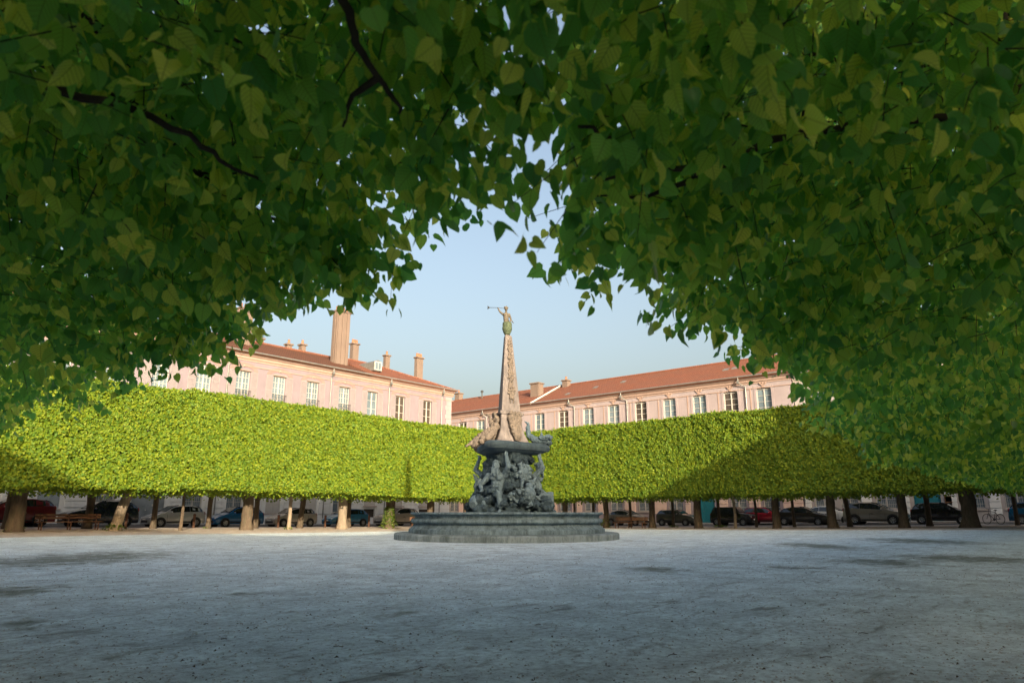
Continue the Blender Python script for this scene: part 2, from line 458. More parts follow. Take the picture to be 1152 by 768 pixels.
def near_limbs(rng, root, side, lo, hi, zb, n=9, extra=(), seam=False, paths=()):
    """crooked limbs and side branches inside a near crown (world coordinates minus the root)"""
    mb = MB(); base = Vector(root.location)
    start = Vector((0, 0, 2.75))
    for pts, r0 in paths:
        q = [Vector(p) - base for p in pts]; L = len(q)
        fine = []
        for i in range(L-1):
            for k in range(3): fine.append(q[i].lerp(q[i+1], k/3) + (Vector((rng.uniform(-.012,.012), rng.uniform(-.012,.012), rng.uniform(-.01,.012))) if k else Vector()))
        fine.append(q[-1]); m = len(fine)
        mb.tube(fine, [r0*(1.0 - .72*i/(m-1)) for i in range(m)], 8, wob=.12, rng=rng)
    jobs = []
    for k in range(n):
        t = rng.uniform(lo + .2, hi - .2); w = rng.uniform(0.9, 2.2); z = rng.uniform(zb + .35, zb + 2.0)
        jobs.append(Vector((t, w, z) if side == 'R' else (w, t, z)) - base)
    for e in extra: jobs.append(Vector(e) - base)
    for j, e in enumerate(jobs):
        if seam:
            off, gap = seam_ok(np.array([e.x + base.x]), np.array([e.y + base.y]), lo)
            if (side == 'R' and off[0] < .09) or (side == 'L' and off[0] > -.09):
                continue
        s = start + Vector((rng.uniform(-.1,.1), rng.uniform(-.1,.1), rng.uniform(-.2, .6)))
        pts = []; q = 8
        r0 = rng.uniform(.035, .065)
        for i in range(q):
            f = i/(q-1)
            p = s.lerp(e, f) + Vector((rng.uniform(-.10,.10), rng.uniform(-.10,.10), rng.uniform(-.07,.07) + .35*math.sin(f*PI))) * (1 if 0 < i else 0)
            pts.append(p)
        rad = [r0*(1 - .8*i/(q-1)) for i in range(q)]
        mb.tube(pts, rad, 7, wob=.08, rng=rng)
        for i in range(2, q):
            for _ in range(2):
                d = Vector((rng.uniform(-1,1), rng.uniform(-1,1), rng.uniform(-.5,.5))).normalized()
                L = rng.uniform(.25, .5); p = pts[i]
                if seam:
                    w = p + d*L + base; w0 = p + base
                    o1 = seam_ok(np.array([w.x]), np.array([w.y]), lo)[0][0]; o0 = seam_ok(np.array([w0.x]), np.array([w0.y]), lo)[0][0]
                    if (side == 'R' and min(o0, o1) < .07) or (side == 'L' and max(o0, o1) > -.07): continue
                b = [p, p + d*L*.4 + Vector((0,0,rng.uniform(-.05,.06))), p + d*L*.75 + Vector((rng.uniform(-.08,.08), rng.uniform(-.08,.08), rng.uniform(-.08,.05))), p + d*L - Vector((0,0,.06))]
                rr = rad[i]*.5 + .003
                mb.tube(b, [rr, rr*.75, rr*.5, rr*.25], 5, wob=.06, rng=rng)
    return mb
# ------------------------------------------------------------------ ground, street, pavement
def ground_mat():
    m, nt, nd, lk = nmat('pale_gravel')
    out = nd.new('ShaderNodeOutputMaterial'); p = nd.new('ShaderNodeBsdfPrincipled'); lk.new(p.outputs[0], out.inputs[0])
    g = nd.new('ShaderNodeNewGeometry'); v = g.outputs['Position']
    big = noise_node(nd, lk, v, 0.22, 5, 0.6); mid = noise_node(nd, lk, v, 1.3, 8, 0.75, 0.5); fine = noise_node(nd, lk, v, 12, 9, 0.85)
    r1 = ramp(nd, [(0.3, (0.60, 0.70, 0.75)), (0.7, (0.74, 0.83, 0.87))]); lk.new(big.outputs[0], r1.inputs[0])
    r2 = ramp(nd, [(0.32, 0.66), (0.62, 1.12)]); lk.new(mid.outputs[0], r2.inputs[0])
    c = mixc(nd, lk, 1.0, r1.outputs[0], r2.outputs[0], 'MULTIPLY')
    r3 = ramp(nd, [(0.36, 0.38), (0.46, 0.95), (0.60, 1.25)]); lk.new(fine.outputs[0], r3.inputs[0])
    c = mixc(nd, lk, 1.0, c, r3.outputs[0], 'MULTIPLY')
    # trodden dark scuffs, drawn out by feet and rakes
    mp = nd.new('ShaderNodeMapping'); mp.inputs['Rotation'].default_value = (0, 0, R(-50)); mp.inputs['Scale'].default_value = (0.55, 2.2, 1); lk.new(v, mp.inputs[0])
    sc = noise_node(nd, lk, mp.outputs[0], 1.5, 8, 0.72, 0.6)
    r4 = ramp(nd, [(0.56, 0.0), (0.68, 0.65)]); lk.new(sc.outputs[0], r4.inputs[0])
    c = mixc(nd, lk, r4.outputs[0], c, (0.13, 0.13, 0.115))
    sc2 = noise_node(nd, lk, v, 4.2, 7, 0.7, 0.8)
    r4b = ramp(nd, [(0.57, 0.0), (0.66, 0.5)]); lk.new(sc2.outputs[0], r4b.inputs[0])
    c = mixc(nd, lk, r4b.outputs[0], c, (0.16, 0.17, 0.165))
    # moss patches (attribute) with a broken edge
    at = nd.new('ShaderNodeAttribute'); at.attribute_name = 'moss'
    mn = noise_node(nd, lk, v, 2.3, 8, 0.75, 0.5)
    s = mathn(nd, lk, 'ADD', at.outputs['Fac'], mn.outputs[0])
    r5 = ramp(nd, [(0.78, 0.0), (1.02, 0.8)]); lk.new(s, r5.inputs[0])
    c = mixc(nd, lk, r5.outputs[0], c, (0.12, 0.13, 0.09))
    # sunlit strip painted warm into the bare earth under the trees
    ae = nd.new('ShaderNodeAttribute'); ae.attribute_name = 'sunlit_earth'
    s2 = mathn(nd, lk, 'ADD', ae.outputs['Fac'], mathn(nd, lk, 'MULTIPLY', mn.outputs[0], 0.5))
    r6 = ramp(nd, [(0.62, 0.0), (0.85, 0.8)]); lk.new(s2, r6.inputs[0])
    c = mixc(nd, lk, r6.outputs[0], c, (0.44, 0.30, 0.20))
    lk.new(c, p.inputs['Base Color']); p.inputs['Roughness'].default_value = 0.95; p.inputs['Specular IOR Level'].default_value = 0.12
    b = nd.new('ShaderNodeBump'); b.inputs['Strength'].default_value = 0.9; b.inputs['Distance'].default_value = 0.05
    f2 = noise_node(nd, lk, v, 55, 4, 0.8); mm = mathn(nd, lk, 'ADD', f2.outputs[0], mathn(nd, lk, 'MULTIPLY', mid.outputs[0], 1.5))
    lk.new(mm, b.inputs['Height']); lk.new(b.outputs[0], p.inputs['Normal'])
    return m

MOSS = [(6.5,19.5,3.0,3.2),(3.3,12.2,1.0,.8),(2.5,8.5,.55,.35),(25,7.5,1.8,2.4),(32,5.6,2.6,3.0),(12.8,7.0,.8,.7),(20.6,2.7,2.5,1.5),(5.2,9.3,.35,.3),(5.4,6.2,.4,.25),(30,6.0,1.5,.7),(2.6,6.2,.5,.2),(15,5.0,.8,.5),(18,4,1.6,1.2)]
def make_ground():
    def axis(lo, hi, a, b, fine):
        xs = list(np.arange(a, b + 1e-6, fine))
        x = a; st = fine
        left = []
        while x > lo: st *= 1.5; x -= st; left.append(x)
        x = b; st = fine; right = []
        while x < hi: st *= 1.5; x += st; right.append(x)
        return np.array(left[::-1] + xs + right)
    xs = axis(-900, 900, -2, 62, 0.4); ys = axis(-900, 900, -3, 56, 0.4)
    vs = [(x, y, gz(x, y)) for x in xs for y in ys]
    nx, ny = len(xs), len(ys)
    fs = [(i*ny+j, (i+1)*ny+j, (i+1)*ny+j+1, i*ny+j+1) for i in range(nx-1) for j in range(ny-1)]
    me = bpy.data.meshes.new('ground'); me.from_pydata(vs, [], fs)
    V = np.array(vs)
    # patches are longer across the view
    rx = V[:,0]*SA - V[:,1]*CA; ry = V[:,0]*CA + V[:,1]*SA
    moss = np.zeros(len(V))
    for (x, y, a, b) in MOSS:
        X = x*SA - y*CA; Y = x*CA + y*SA
        moss = np.maximum(moss, 0.52*np.exp(-((rx-X)/a)**2 - ((ry-Y)/(b*1.6))**2))
    sunlit_earth = np.clip(np.maximum((V[:,1]-36.0)/4, (V[:,0]-45.5)/4), 0, .55)  # soil zone widened to take in the painted sunlit strip
    for n, a in (('moss', moss), ('sunlit_earth', sunlit_earth)):
        at = me.attributes.new(n, 'FLOAT', 'POINT'); at.data.foreach_set('value', a.astype(np.float32))
    me.materials.append(ground_mat())
    me.polygons.foreach_set('use_smooth', [True]*len(me.polygons))
    o = link_mesh('ground', me); tag(o, kind='structure'); return o
make_ground()

M['asphalt'] = simple('asphalt', (0.17, 0.165, 0.16), 0.9, var=0.25, scale=2, bump=0.5, bscale=80, spec=0.2, dirt=(0.12,0.115,0.105))
M['paving'] = simple('paving', (0.42, 0.41, 0.395), 0.85, var=0.2, scale=2.5, bump=0.4, bscale=30, spec=0.2, dirt=(0.16,0.155,0.145))
M['kerb'] = simple('kerb_stone', (0.30, 0.29, 0.275), 0.85, var=0.25, scale=5, bump=0.5, bscale=30, spec=0.2)
def sheet(name, x0, x1, y0, y1, dz, mat, step=2.0, thick=0.0):
    xs = np.linspace(x0, x1, max(2, int((x1-x0)/step)+1)); ys = np.linspace(y0, y1, max(2, int((y1-y0)/step)+1))
    nx, ny = len(xs), len(ys)
    vs = [(x, y, gz(x, y)+dz) for x in xs for y in ys]
    fs = [(i*ny+j, (i+1)*ny+j, (i+1)*ny+j+1, i*ny+j+1) for i in range(nx-1) for j in range(ny-1)]
    if thick:
        b = len(vs); per = [i*ny for i in range(nx)] + [(nx-1)*ny+j for j in range(1, ny)] + [i*ny+ny-1 for i in range(nx-2, -1, -1)] + [j for j in range(ny-2, 0, -1)]
        vs += [(vs[i][0], vs[i][1], vs[i][2]-thick) for i in per]
        for k in range(len(per)):
            k2 = (k+1) % len(per); fs.append((per[k], b+k, b+k2, per[k2]))
    me = bpy.data.meshes.new(name); me.from_pydata(vs, [], fs); me.materials.append(M[mat])
    return tag(link_mesh(name, me), kind='structure')
sheet('road', -12, 61.2, 49.6, 53.0, 0.006, 'asphalt')
sheet('road', 56.8, 61.2, -14, 49.6, 0.006, 'asphalt')
sheet('road', 56.8, 61.2, 53.0, 90, 0.006, 'asphalt')
sheet('pavement', -12, 54.8, 53.12, 56.0, 0.12, 'paving', thick=0.2)
sheet('pavement', 61.32, 65, -14, 90, 0.12, 'paving', thick=0.2)
sheet('kerb', -12, 54.8, 52.98, 53.118, 0.125, 'kerb', thick=0.2)
sheet('kerb', 61.18, 61.318, -14, 90, 0.125, 'kerb', thick=0.2)
sheet('kerb', 48.6, 48.8, 2, 40, 0.05, 'kerb', step=2, thick=0.2)

def debris():
    rs = np.random.RandomState(3); mb = MB(); rng = random.Random(5)
    n = 9500
    D = 4.0 + 16 * rs.rand(n) ** 1.9; X = (rs.rand(n) - .5) * 1.6 * D
    for d, x in zip(D, X):
        u = x*SA + d*CA; v = -x*CA + d*SA
        r = rng.uniform(.004, .012) * (1 + d*.03)
        a = rng.uniform(0, 6.28); c, s = math.cos(a), math.sin(a)
        pts = [(r, 0), (.2*r, .8*r), (-.9*r, .3*r), (-.3*r, -.8*r)]
        vs = [(u + px*c - py*s, v + px*s + py*c, .001) for px, py in pts] + [(u, v, r*.75)]
        mb.add(vs, [(0,1,4),(1,2,4),(2,3,4),(3,0,4)], rng.choice((0,0,0,0,1)))
    o = mb.build('loose_pebbles', [simple('pebble_pale', (0.42,0.41,0.39), 0.9, spec=.15), simple('pebble_dark', (0.16,0.155,0.15), 0.9, spec=.15)]); tag(o, kind='stuff')
    mb = MB()
    for i in range(650):
        d = 4.2 + 24 * rng.random() ** 1.4; x = (rng.random() - .5) * 1.6 * d
        u = x*SA + d*CA; v = -x*CA + d*SA; a = rng.uniform(0, 6.28); L = rng.uniform(.006, .022) * (1.9 if i % 9 == 0 else 1)
        c, s = math.cos(a)*L, math.sin(a)*L
        if i % 3:
            z = .006; w = .4
            mb.add([(u-c, v-s, z), (u+s*w, v-c*w, z+rng.uniform(0,.02)), (u+c, v+s, z+.005), (u-s*w, v+c*w, z+rng.uniform(0,.02))], [(0,1,2),(0,2,3)])
        else:
            mb.tube([(u-c*1.6, v-s*1.6, .006), (u, v, .012), (u+c*1.6, v+s*1.4, .006)], .003, 4)
    o = mb.build('leaf_litter', simple('dry_leaf', (0.085,0.06,0.035), 0.9, var=.5, scale=2, spec=.1)); tag(o, kind='stuff')
debris()

# ------------------------------------------------------------------ buildings
def stucco(name, c, dirt, streak=0.35):
    m, nt, nd, lk = nmat(name)
    out = nd.new('ShaderNodeOutputMaterial'); p = nd.new('ShaderNodeBsdfPrincipled'); lk.new(p.outputs[0], out.inputs[0])
    tc = nd.new('ShaderNodeTexCoord'); v = tc.outputs['Object']
    n1 = noise_node(nd, lk, v, 0.7, 7, 0.65); r1 = ramp(nd, [(0.3, tuple(x*.9 for x in c)), (0.7, tuple(min(1, x*1.07) for x in c))]); lk.new(n1.outputs[0], r1.inputs[0])
    mp = nd.new('ShaderNodeMapping'); mp.inputs['Scale'].default_value = (1.6, 1.6, 0.16); lk.new(v, mp.inputs[0])
    n2 = noise_node(nd, lk, mp.outputs[0], 1.3, 8, 0.7); r2 = ramp(nd, [(0.5, 0), (0.75, streak)]); lk.new(n2.outputs[0], r2.inputs[0])
    cc = mixc(nd, lk, r2.outputs[0], r1.outputs[0], dirt)
    lk.new(cc, p.inputs['Base Color']); p.inputs['Roughness'].default_value = 0.9; p.inputs['Specular IOR Level'].default_value = 0.15
    b = nd.new('ShaderNodeBump'); b.inputs['Strength'].default_value = 0.25; b.inputs['Distance'].default_value = 0.02
    n3 = noise_node(nd, lk, v, 14, 6, 0.7); lk.new(n3.outputs[0], b.inputs['Height']); lk.new(b.outputs[0], p.inputs['Normal'])
    return m

def roof_mat(name, c1, c2, c3):
    m, nt, nd, lk = nmat(name)
    out = nd.new('ShaderNodeOutputMaterial'); p = nd.new('ShaderNodeBsdfPrincipled'); lk.new(p.outputs[0], out.inputs[0])
    tc = nd.new('ShaderNodeTexCoord'); v = tc.outputs['Object']
    br = nd.new('ShaderNodeTexBrick'); br.inputs['Scale'].default_value = 1.0
    br.inputs['Brick Width'].default_value = 0.24; br.inputs['Row Height'].default_value = 0.20; br.inputs['Mortar Size'].default_value = 0.018
    br.inputs['Color1'].default_value = (*c1, 1); br.inputs['Color2'].default_value = (*c2, 1); br.inputs['Mortar'].default_value = (*[x*.45 for x in c1], 1)
    lk.new(v, br.inputs['Vector'])
    n1 = noise_node(nd, lk, v, 0.6, 7, 0.7); r = ramp(nd, [(0.42, 0), (0.7, .65)]); lk.new(n1.outputs[0], r.inputs[0])
    cc = mixc(nd, lk, r.outputs[0], br.outputs['Color'], c3)
    n2 = noise_node(nd, lk, v, 6, 4, 0.7); r2 = ramp(nd, [(0.3, .78), (0.7, 1.15)]); lk.new(n2.outputs[0], r2.inputs[0])
    cc = mixc(nd, lk, 1.0, cc, r2.outputs[0], 'MULTIPLY')
    lk.new(cc, p.inputs['Base Color']); p.inputs['Roughness'].default_value = 0.85; p.inputs['Specular IOR Level'].default_value = .15
    b = nd.new('ShaderNodeBump'); b.inputs['Strength'].default_value = 0.8; b.inputs['Distance'].default_value = 0.04
    lk.new(br.outputs['Fac'], b.inputs['Height']); b.invert = True; lk.new(b.outputs[0], p.inputs['Normal'])
    return m

M['wall_pinkwhite'] = stucco('pinkish_white_stucco', (0.215, 0.185, 0.225), (0.155, 0.13, 0.15), .3)
M['wall_peach'] = stucco('peach_stucco', (0.31, 0.27, 0.30), (0.21, 0.175, 0.19), .35)
M['wall_peach_sun_tint'] = stucco('peach_sun_tinted_stone', (0.72, 0.55, 0.49), (0.50, 0.37, 0.33), .4)  # lower piers tinted pinker and brighter, standing in for sunlight there
M['wall_pale'] = stucco('pale_grey_stucco', (0.38, 0.36, 0.37), (0.26, 0.25, 0.255), .4)
M['stone_grey'] = stucco('grey_limestone', (0.70, 0.725, 0.74), (0.42, 0.44, 0.45), .6)
M['stone_pale'] = stucco('pale_limestone', (0.42, 0.38, 0.36), (0.28, 0.25, 0.24), .4)
M['cornice'] = stucco('cornice_stone', (0.33, 0.24, 0.215), (0.2, 0.145, 0.13), .5)
M['arch_pink'] = stucco('pink_arch', (0.27, 0.175, 0.175), (0.2, 0.14, 0.135), .3)
M['tile_brown'] = roof_mat('brown_roof_tiles', (0.155, 0.07, 0.046), (0.12, 0.055, 0.037), (0.10, 0.058, 0.044))
M['tile_orange'] = roof_mat('orange_roof_tiles', (0.275, 0.108, 0.07), (0.215, 0.088, 0.058), (0.165, 0.09, 0.07))
M['glass'] = simple('window_glass', (0.13, 0.18, 0.225), 0.10, var=.45, scale=.35, spec=0.8)  # pane colour lightened and blued to stand in for reflected sky
M['glass_room'] = simple('window_glass_dim', (0.06, 0.05, 0.045), 0.12, var=.4, scale=.9, spec=0.6)
M['curtain'] = simple('pale_curtain', (0.45, 0.43, 0.40), 0.9, var=.2, scale=2)
M['white_paint'] = simple('white_paint', (0.44, 0.435, 0.43), 0.55, var=.08, dirt=(0.45,0.44,0.42), dirt_amt=.5)
M['shutter_pale'] = simple('pale_shutter_paint', (0.26, 0.235, 0.265), 0.6, var=.08, dirt=(0.22,0.19,0.21))
M['shutter_blue'] = simple('grey_blue_shutter', (0.28, 0.33, 0.37), 0.6, var=.15)
M['iron'] = simple('dark_iron', (0.035, 0.037, 0.04), 0.5, var=.3, spec=.4)
M['zinc'] = simple('zinc', (0.20, 0.21, 0.215), 0.45, metal=.3, var=.25, dirt=(0.12,0.11,0.10))
M['door_grey'] = simple('grey_blue_door', (0.20, 0.235, 0.265), 0.55, var=.25, scale=1.2, dirt=(0.10,0.115,0.13), dirt_amt=.6)
M['door_teal'] = simple('teal_door', (0.015, 0.16, 0.21), 0.5, var=.12, scale=1.5)
M['brick_chim'] = stucco('chimney_render', (0.18, 0.14, 0.125), (0.10, 0.08, 0.072), .6)
M['pot'] = simple('clay_pot', (0.34, 0.15, 0.09), 0.85, var=.25)

def wall_with_openings(mb, x0, x1, z0, z1, openings, depth=0.26, y=0.0, m=0):
    """front plane at y, openings (xa, xb, za, zb) get reveals going back"""
    xs = sorted({x0, x1} | {o[0] for o in openings} | {o[1] for o in openings})
    zs = sorted({z0, z1} | {o[2] for o in openings} | {o[3] for o in openings})
    for i in range(len(xs)-1):
        for j in range(len(zs)-1):
            cx = (xs[i]+xs[i+1])/2; cz = (zs[j]+zs[j+1])/2
            if any(o[0] < cx < o[1] and o[2] < cz < o[3] for o in openings): continue
            mb.quad((xs[i], y, zs[j]), (xs[i+1], y, zs[j]), (xs[i+1], y, zs[j+1]), (xs[i], y, zs[j+1]), m)
    for (a, b, c, d) in openings:
        mb.quad((a,y,c),(a,y+depth,c),(a,y+depth,d),(a,y,d), m); mb.quad((b,y,c),(b,y,d),(b,y+depth,d),(b,y+depth,c), m)
        mb.quad((a,y,d),(a,y+depth,d),(b,y+depth,d),(b,y,d), m); mb.quad((a,y,c),(b,y,c),(b,y+depth,c),(a,y+depth,c), m)

def window(root, xc, w, z0, z1, cols=2, rows=4, glass='glass', frame='white_paint', y=0.17, arch=0.0, label=None, bars=False, sill=True, sub=2):
    g = MB(); g.box(xc-w/2+.01, xc+w/2-.01, y+.05, y+.08, z0+.01, z1+arch-.01)
    go = g.build('window', M[glass], root)
    if label: go['label'] = label
    f = MB(); t = .055
    f.box(xc-w/2+.005, xc-w/2+t, y-.02, y+.045, z0+.004, z1-.004); f.box(xc+w/2-t, xc+w/2-.005, y-.02, y+.045, z0+.004, z1-.004)
    f.box(xc-w/2+t, xc+w/2-t, y-.022, y+.045, z1-.07+arch*.0, z1-.006); f.box(xc-w/2+t, xc+w/2-t, y-.022, y+.045, z0+.006, z0+.10)
    f.box(xc-.05, xc+.05, y-.03, y+.043, z0+.10, z1-.07)
    for s in (-1, 1):
        a = xc + (s*.05 if s > 0 else -w/2+t); b = xc + (w/2-t if s > 0 else -.05)
        for k in range(1, sub):
            xx = a + (b-a)*k/sub; f.box(xx-.016, xx+.016, y-.006, y+.041, z0+.10, z1-.07)
        for k in range(1, rows):
            zz = z0+.1 + (z1-z0-.17)*k/rows; f.box(a, b, y-.004, y+.039, zz-.018, zz+.018)
    if arch:
        n = 8; pts = [(xc - w/2 + w*i/n, z1 + arch*math.sin(PI*i/n) - .005) for i in range(n+1)]
        for i in range(n):
            (xa, za), (xb, zb_) = pts[i], pts[i+1]
            f.prism([(xa, za-.075), (xb, zb_-.075), (xb, zb_), (xa, za)], y-.021, y+.046)
        f.box(xc-.05, xc+.05, y-.031, y+.042, z1-.07, z1+arch-.07)
    f.build('frame', M[frame], go)
    if bars:
        b = MB(); n = int(w/.14)
        for k in range(1, n): 
            xx = xc-w/2+w*k/n; b.tube([(xx, -.01, z0+.02), (xx, -.01, z1-.02)], .011, 5)
        for zz in (z0+.35, (z0+z1)/2, z1-.3): b.box(xc-w/2+.005, xc+w/2-.005, -.022, -.002, zz-.014, zz+.014)
        b.build('window_bars', M['white_paint'], go)
    if sill:
        s = MB(); s.bbox(xc-w/2-.12, xc+w/2+.12, -.13, .0-.002, z0-.14, z0-.004, .015); s.build('sill', M['stone_pale'], go)
    return go

def shutter(root, x0, x1, z0, z1, mat='shutter_pale', y=-.055):
    f = MB(); t = .05
    f.box(x0, x0+t, y, y+.045, z0, z1); f.box(x1-t, x1, y, y+.045, z0, z1)
    for z in (z0, (z0+z1)/2-.04, z1-.08): f.box(x0+t, x1-t, y+.002, y+.043, z, z+.08)
    n = int((z1-z0)/.075)
    for k in range(n):
        z = z0+.08 + (z1-z0-.16)*k/n
        f.quad((x0+t, y+.008, z), (x1-t, y+.008, z), (x1-t, y+.036, z+.062), (x0+t, y+.036, z+.062))
    f.quad((x0+t, y+.04, z0), (x1-t, y+.04, z0), (x1-t, y+.04, z1), (x0+t, y+.04, z1))
    return f.build('shutter', M[mat], root)

def rustic(root, segs, z0, z1, mat, h=0.46, name='rusticated_pier', proud=.09):
    for (a, c) in segs:
        b = MB(); z = z0
        b.box(a+.03, c-.03, -.012, -.002, z0, z1)
        while z < z1 - .1:
            b.bbox(a+.012, c-.012, -proud, -.014, z+.026, min(z+h, z1)-.026, .014); z += h
        b.build(name, M[mat], root)

def cornice(root, x0, x1, ze, mat='cornice', ends=(0, 0)):
    c = MB()
    prof = [(0, 0), (-.05, 0), (-.05, .12), (-.13, .20), (-.13, .36), (-.26, .48), (-.34, .60), (-.34, .70), (0, .70)]
    prof = [(y, z + ze - .74) for y, z in prof]
    n = len(prof)
    vs = [(x0, y-.003, z) for y, z in prof] + [(x1, y-.003, z) for y, z in prof]
    fs = [tuple(range(n)), tuple(range(2*n-1, n-1, -1))] + [(i, (i+1) % n, (i+1) % n + n, i+n) for i in range(n)]
    c.add(vs, fs); c.box(x0, x1, -.06, -.003, ze-1.22, ze-1.14)
    c.build('cornice', M[mat], root)
    g = MB(); g.tube([(x0-.05, -.44, ze+.02), (x1+.05, -.44, ze+.02)], .075, 8); g.build('gutter', M['zinc'], root)

def downpipe(root, x, ze, elbow=0.0):
    d = MB(); d.tube([(x+elbow, -.44, ze), (x+elbow, -.42, ze-.55), (x+elbow*.0+.0, -.12, ze-.95), (x, -.12, ze-1.6), (x, -.12, .15)], .055, 8)
    d.box(x+elbow-.11, x+elbow+.11, -.52, -.34, ze-.62, ze-.38)
    for z in (3, 6, 9, ze-2): d.lathe([(.07, -.03), (.07, .03)], 8, (x, -.12, z))
    d.build('downpipe', M['zinc'], root)

def chimney(root, x0, x1, y0, y1, z0, z1, pots=3, ribs=0, cap=True):
    c = MB(); c.box(x0, x1, y0, y1, z0, z1)
    for k in range(ribs):
        xx = x0 + (x1-x0)*(k+.5)/ribs; c.box(xx-.16, xx+.16, y0-.09, y0-.003, z0, z1-.02)
    if ribs: c.box(x0-.09, x0-.003, y0+.2, y1-.2, z0, z1-.02)
    if cap: c.bbox(x0-.12, x1+.12, y0-.14, y1+.12, z1-.05, z1+.12, .03)
    o = c.build('chimney', M['brick_chim'], root)
    for k in range(pots):
        xx = x0 + (x1-x0)*(k+.5)/pots; p = MB()
        p.lathe([(.13, 0), (.14, .1), (.11, .35), (.13, .38), (.12, .45), (.08, .45)], 10, (xx, (y0+y1)/2, z1+.12)); p.build('chimney_pot', M['pot'], o)
    return o

def roof_poly(root, pts_faces, mat, label=None):
    """each face gets its own u,v frame through object-space brick, so faces are separate roof slopes"""
    mb = MB()
    for f in pts_faces: mb.add(f, [tuple(range(len(f)))])
    o = mb.build('roof', M[mat], root)
    if label: o['label'] = label
    return o

def slope(root, p0, p1, q1, q0, mat, label=None, thick=.12):
    """one tiled roof slope as a slab whose object frame lies in the slope (so the tile courses follow it)"""
    p0, p1, q0, q1 = map(Vector, (p0, p1, q0, q1))
    ex = (p1-p0).normalized(); nrm = ex.cross((q0-p0)).normalized()
    if nrm.z < 0: nrm = -nrm
    ey = nrm.cross(ex)
    if ey.dot(q0-p0) < 0: ey = -ey; ex = ey.cross(nrm)
    mat4 = Matrix((ex, ey, nrm)).transposed().to_4x4(); mat4.translation = p0
    inv = mat4.inverted()
    L = [inv @ p for p in (p0, p1, q1, q0)]
    mb = MB()
    top = [(p.x, p.y, 0) for p in L]; bot = [(p.x, p.y, -thick) for p in L]
    mb.add(top + bot, [(0,1,2,3),(7,6,5,4),(0,4,5,1),(1,5,6,2),(2,6,7,3),(3,7,4,0)])
    o = mb.build('roof', M[mat], root); o.matrix_local = mat4
    if label: o['label'] = label
    return o

# ---- left building: pinkish town house with open shutters
LZ = 14.62
lb = empty('town_house', (0, 55, 0)); tag(lb, 'long pinkish white town house with open shutters and tall chimneys behind the left trees', 'building')
X0, X1, DEP = 2.0, 54.75, 12.0
top_b = [12.3, 15.75, 19.2, 22.62, 26.06, 29.48, 32.95, 36.45, 40.05, 43.5, 47.2, 51.1]
ops = []
TW, TZ0, TZ1 = 1.26, 10.35, 12.98
for x in top_b: ops.append((x-TW/2, x+TW/2, TZ0, TZ1))
# ground floor: (centre, width, z0, z1, kind)
gf = [(5.6,1.4,1.1,3.5,'bars'),(9.0,1.4,1.1,3.5,'bars'),(12.6,1.4,1.1,3.5,'bars'),(16.3,1.35,1.35,3.5,'louvre'),(19.8,1.35,1.15,3.5,'bars'),(22.9,2.5,0.12,3.7,'door'),(26.3,1.4,1.1,3.5,'bars'),(29.75,1.4,1.1,3.5,'bars'),
      (33.3,1.4,1.05,3.5,'shut'),(36.95,1.4,1.05,3.5,'shut'),(40.2,1.4,1.05,3.5,'win'),(43.8,1.4,1.75,3.5,'shut'),(47.35,1.4,1.75,3.5,'shut'),(51.0,1.4,1.75,3.5,'shut')]
for (x, w, a, b, k) in gf: ops.append((x-w/2, x+w/2, a, b))
for x in (43.8, 47.35, 51.0): ops.append((x-.68, x+.68, .62, 1.42))
w_ = MB()
wall_with_openings(w_, X0, X1, 4.4, LZ, [o for o in ops if o[2] > 5])
w_.quad((X0,0,4.4),(X0,DEP,4.4),(X0,DEP,LZ),(X0,0,LZ)); w_.quad((X1,0,4.4),(X1,0,LZ),(X1,DEP,LZ),(X1,DEP,4.4)); w_.quad((X0,DEP,4.4),(X1,DEP,4.4),(X1,DEP,LZ),(X0,DEP,LZ))
w_.build('wall', M['wall_pinkwhite'], lb)
w_ = MB()
wall_with_openings(w_, X0, X1, -.5, 4.398, [o for o in ops if o[2] < 5])
w_.quad((X0,0,-.5),(X0,DEP,-.5),(X0,DEP,4.398),(X0,0,4.398)); w_.quad((X1,0,-.5),(X1,0,4.398),(X1,DEP,4.398),(X1,DEP,-.5)); w_.quad((X0,DEP,-.5),(X1,DEP,-.5),(X1,DEP,4.398),(X0,DEP,4.398))
w_.build('ground_floor_wall', M['stone_grey'], lb)
segs = []; edges = sorted([(x-w/2-.22, x+w/2+.22) for x, w, *_ in gf]); c = X0
for a, b in edges:
    if a - c > .35: segs.append((c+.06, a-.02))
    c = b
segs.append((c+.06, X1))
rustic(lb, segs, .95, 4.2, 'stone_grey')
sc_ = MB(); sc_.bbox(X0, X1+.05, -.10, -.003, 4.28, 4.52, .03); sc_.bbox(X0, X1+.05, -.08, -.003, 9.55, 9.75, .03); sc_.build('string_course', M['stone_pale'], lb)
pl = MB()
cuts = [X0, 21.5, 24.3, 42.9, 44.7, 46.45, 48.25, 50.1, 51.9, X1+.04]
for a, b in zip(cuts[::2], cuts[1::2]): pl.box(a, b, -.09, -.003, -.45, .88)
pl.build('plinth', M['stone_grey'], lb)
q = MB()
z = 9.8; k = 0
while z < LZ-1.3:
    e = .0 if k % 2 else .16
    q.bbox(X1-.95+e, X1+.03, -.045, -.003, z+.01, z+.5, .012); z += .5; k += 1
q.build('corner_quoin', M['wall_peach'], lb)
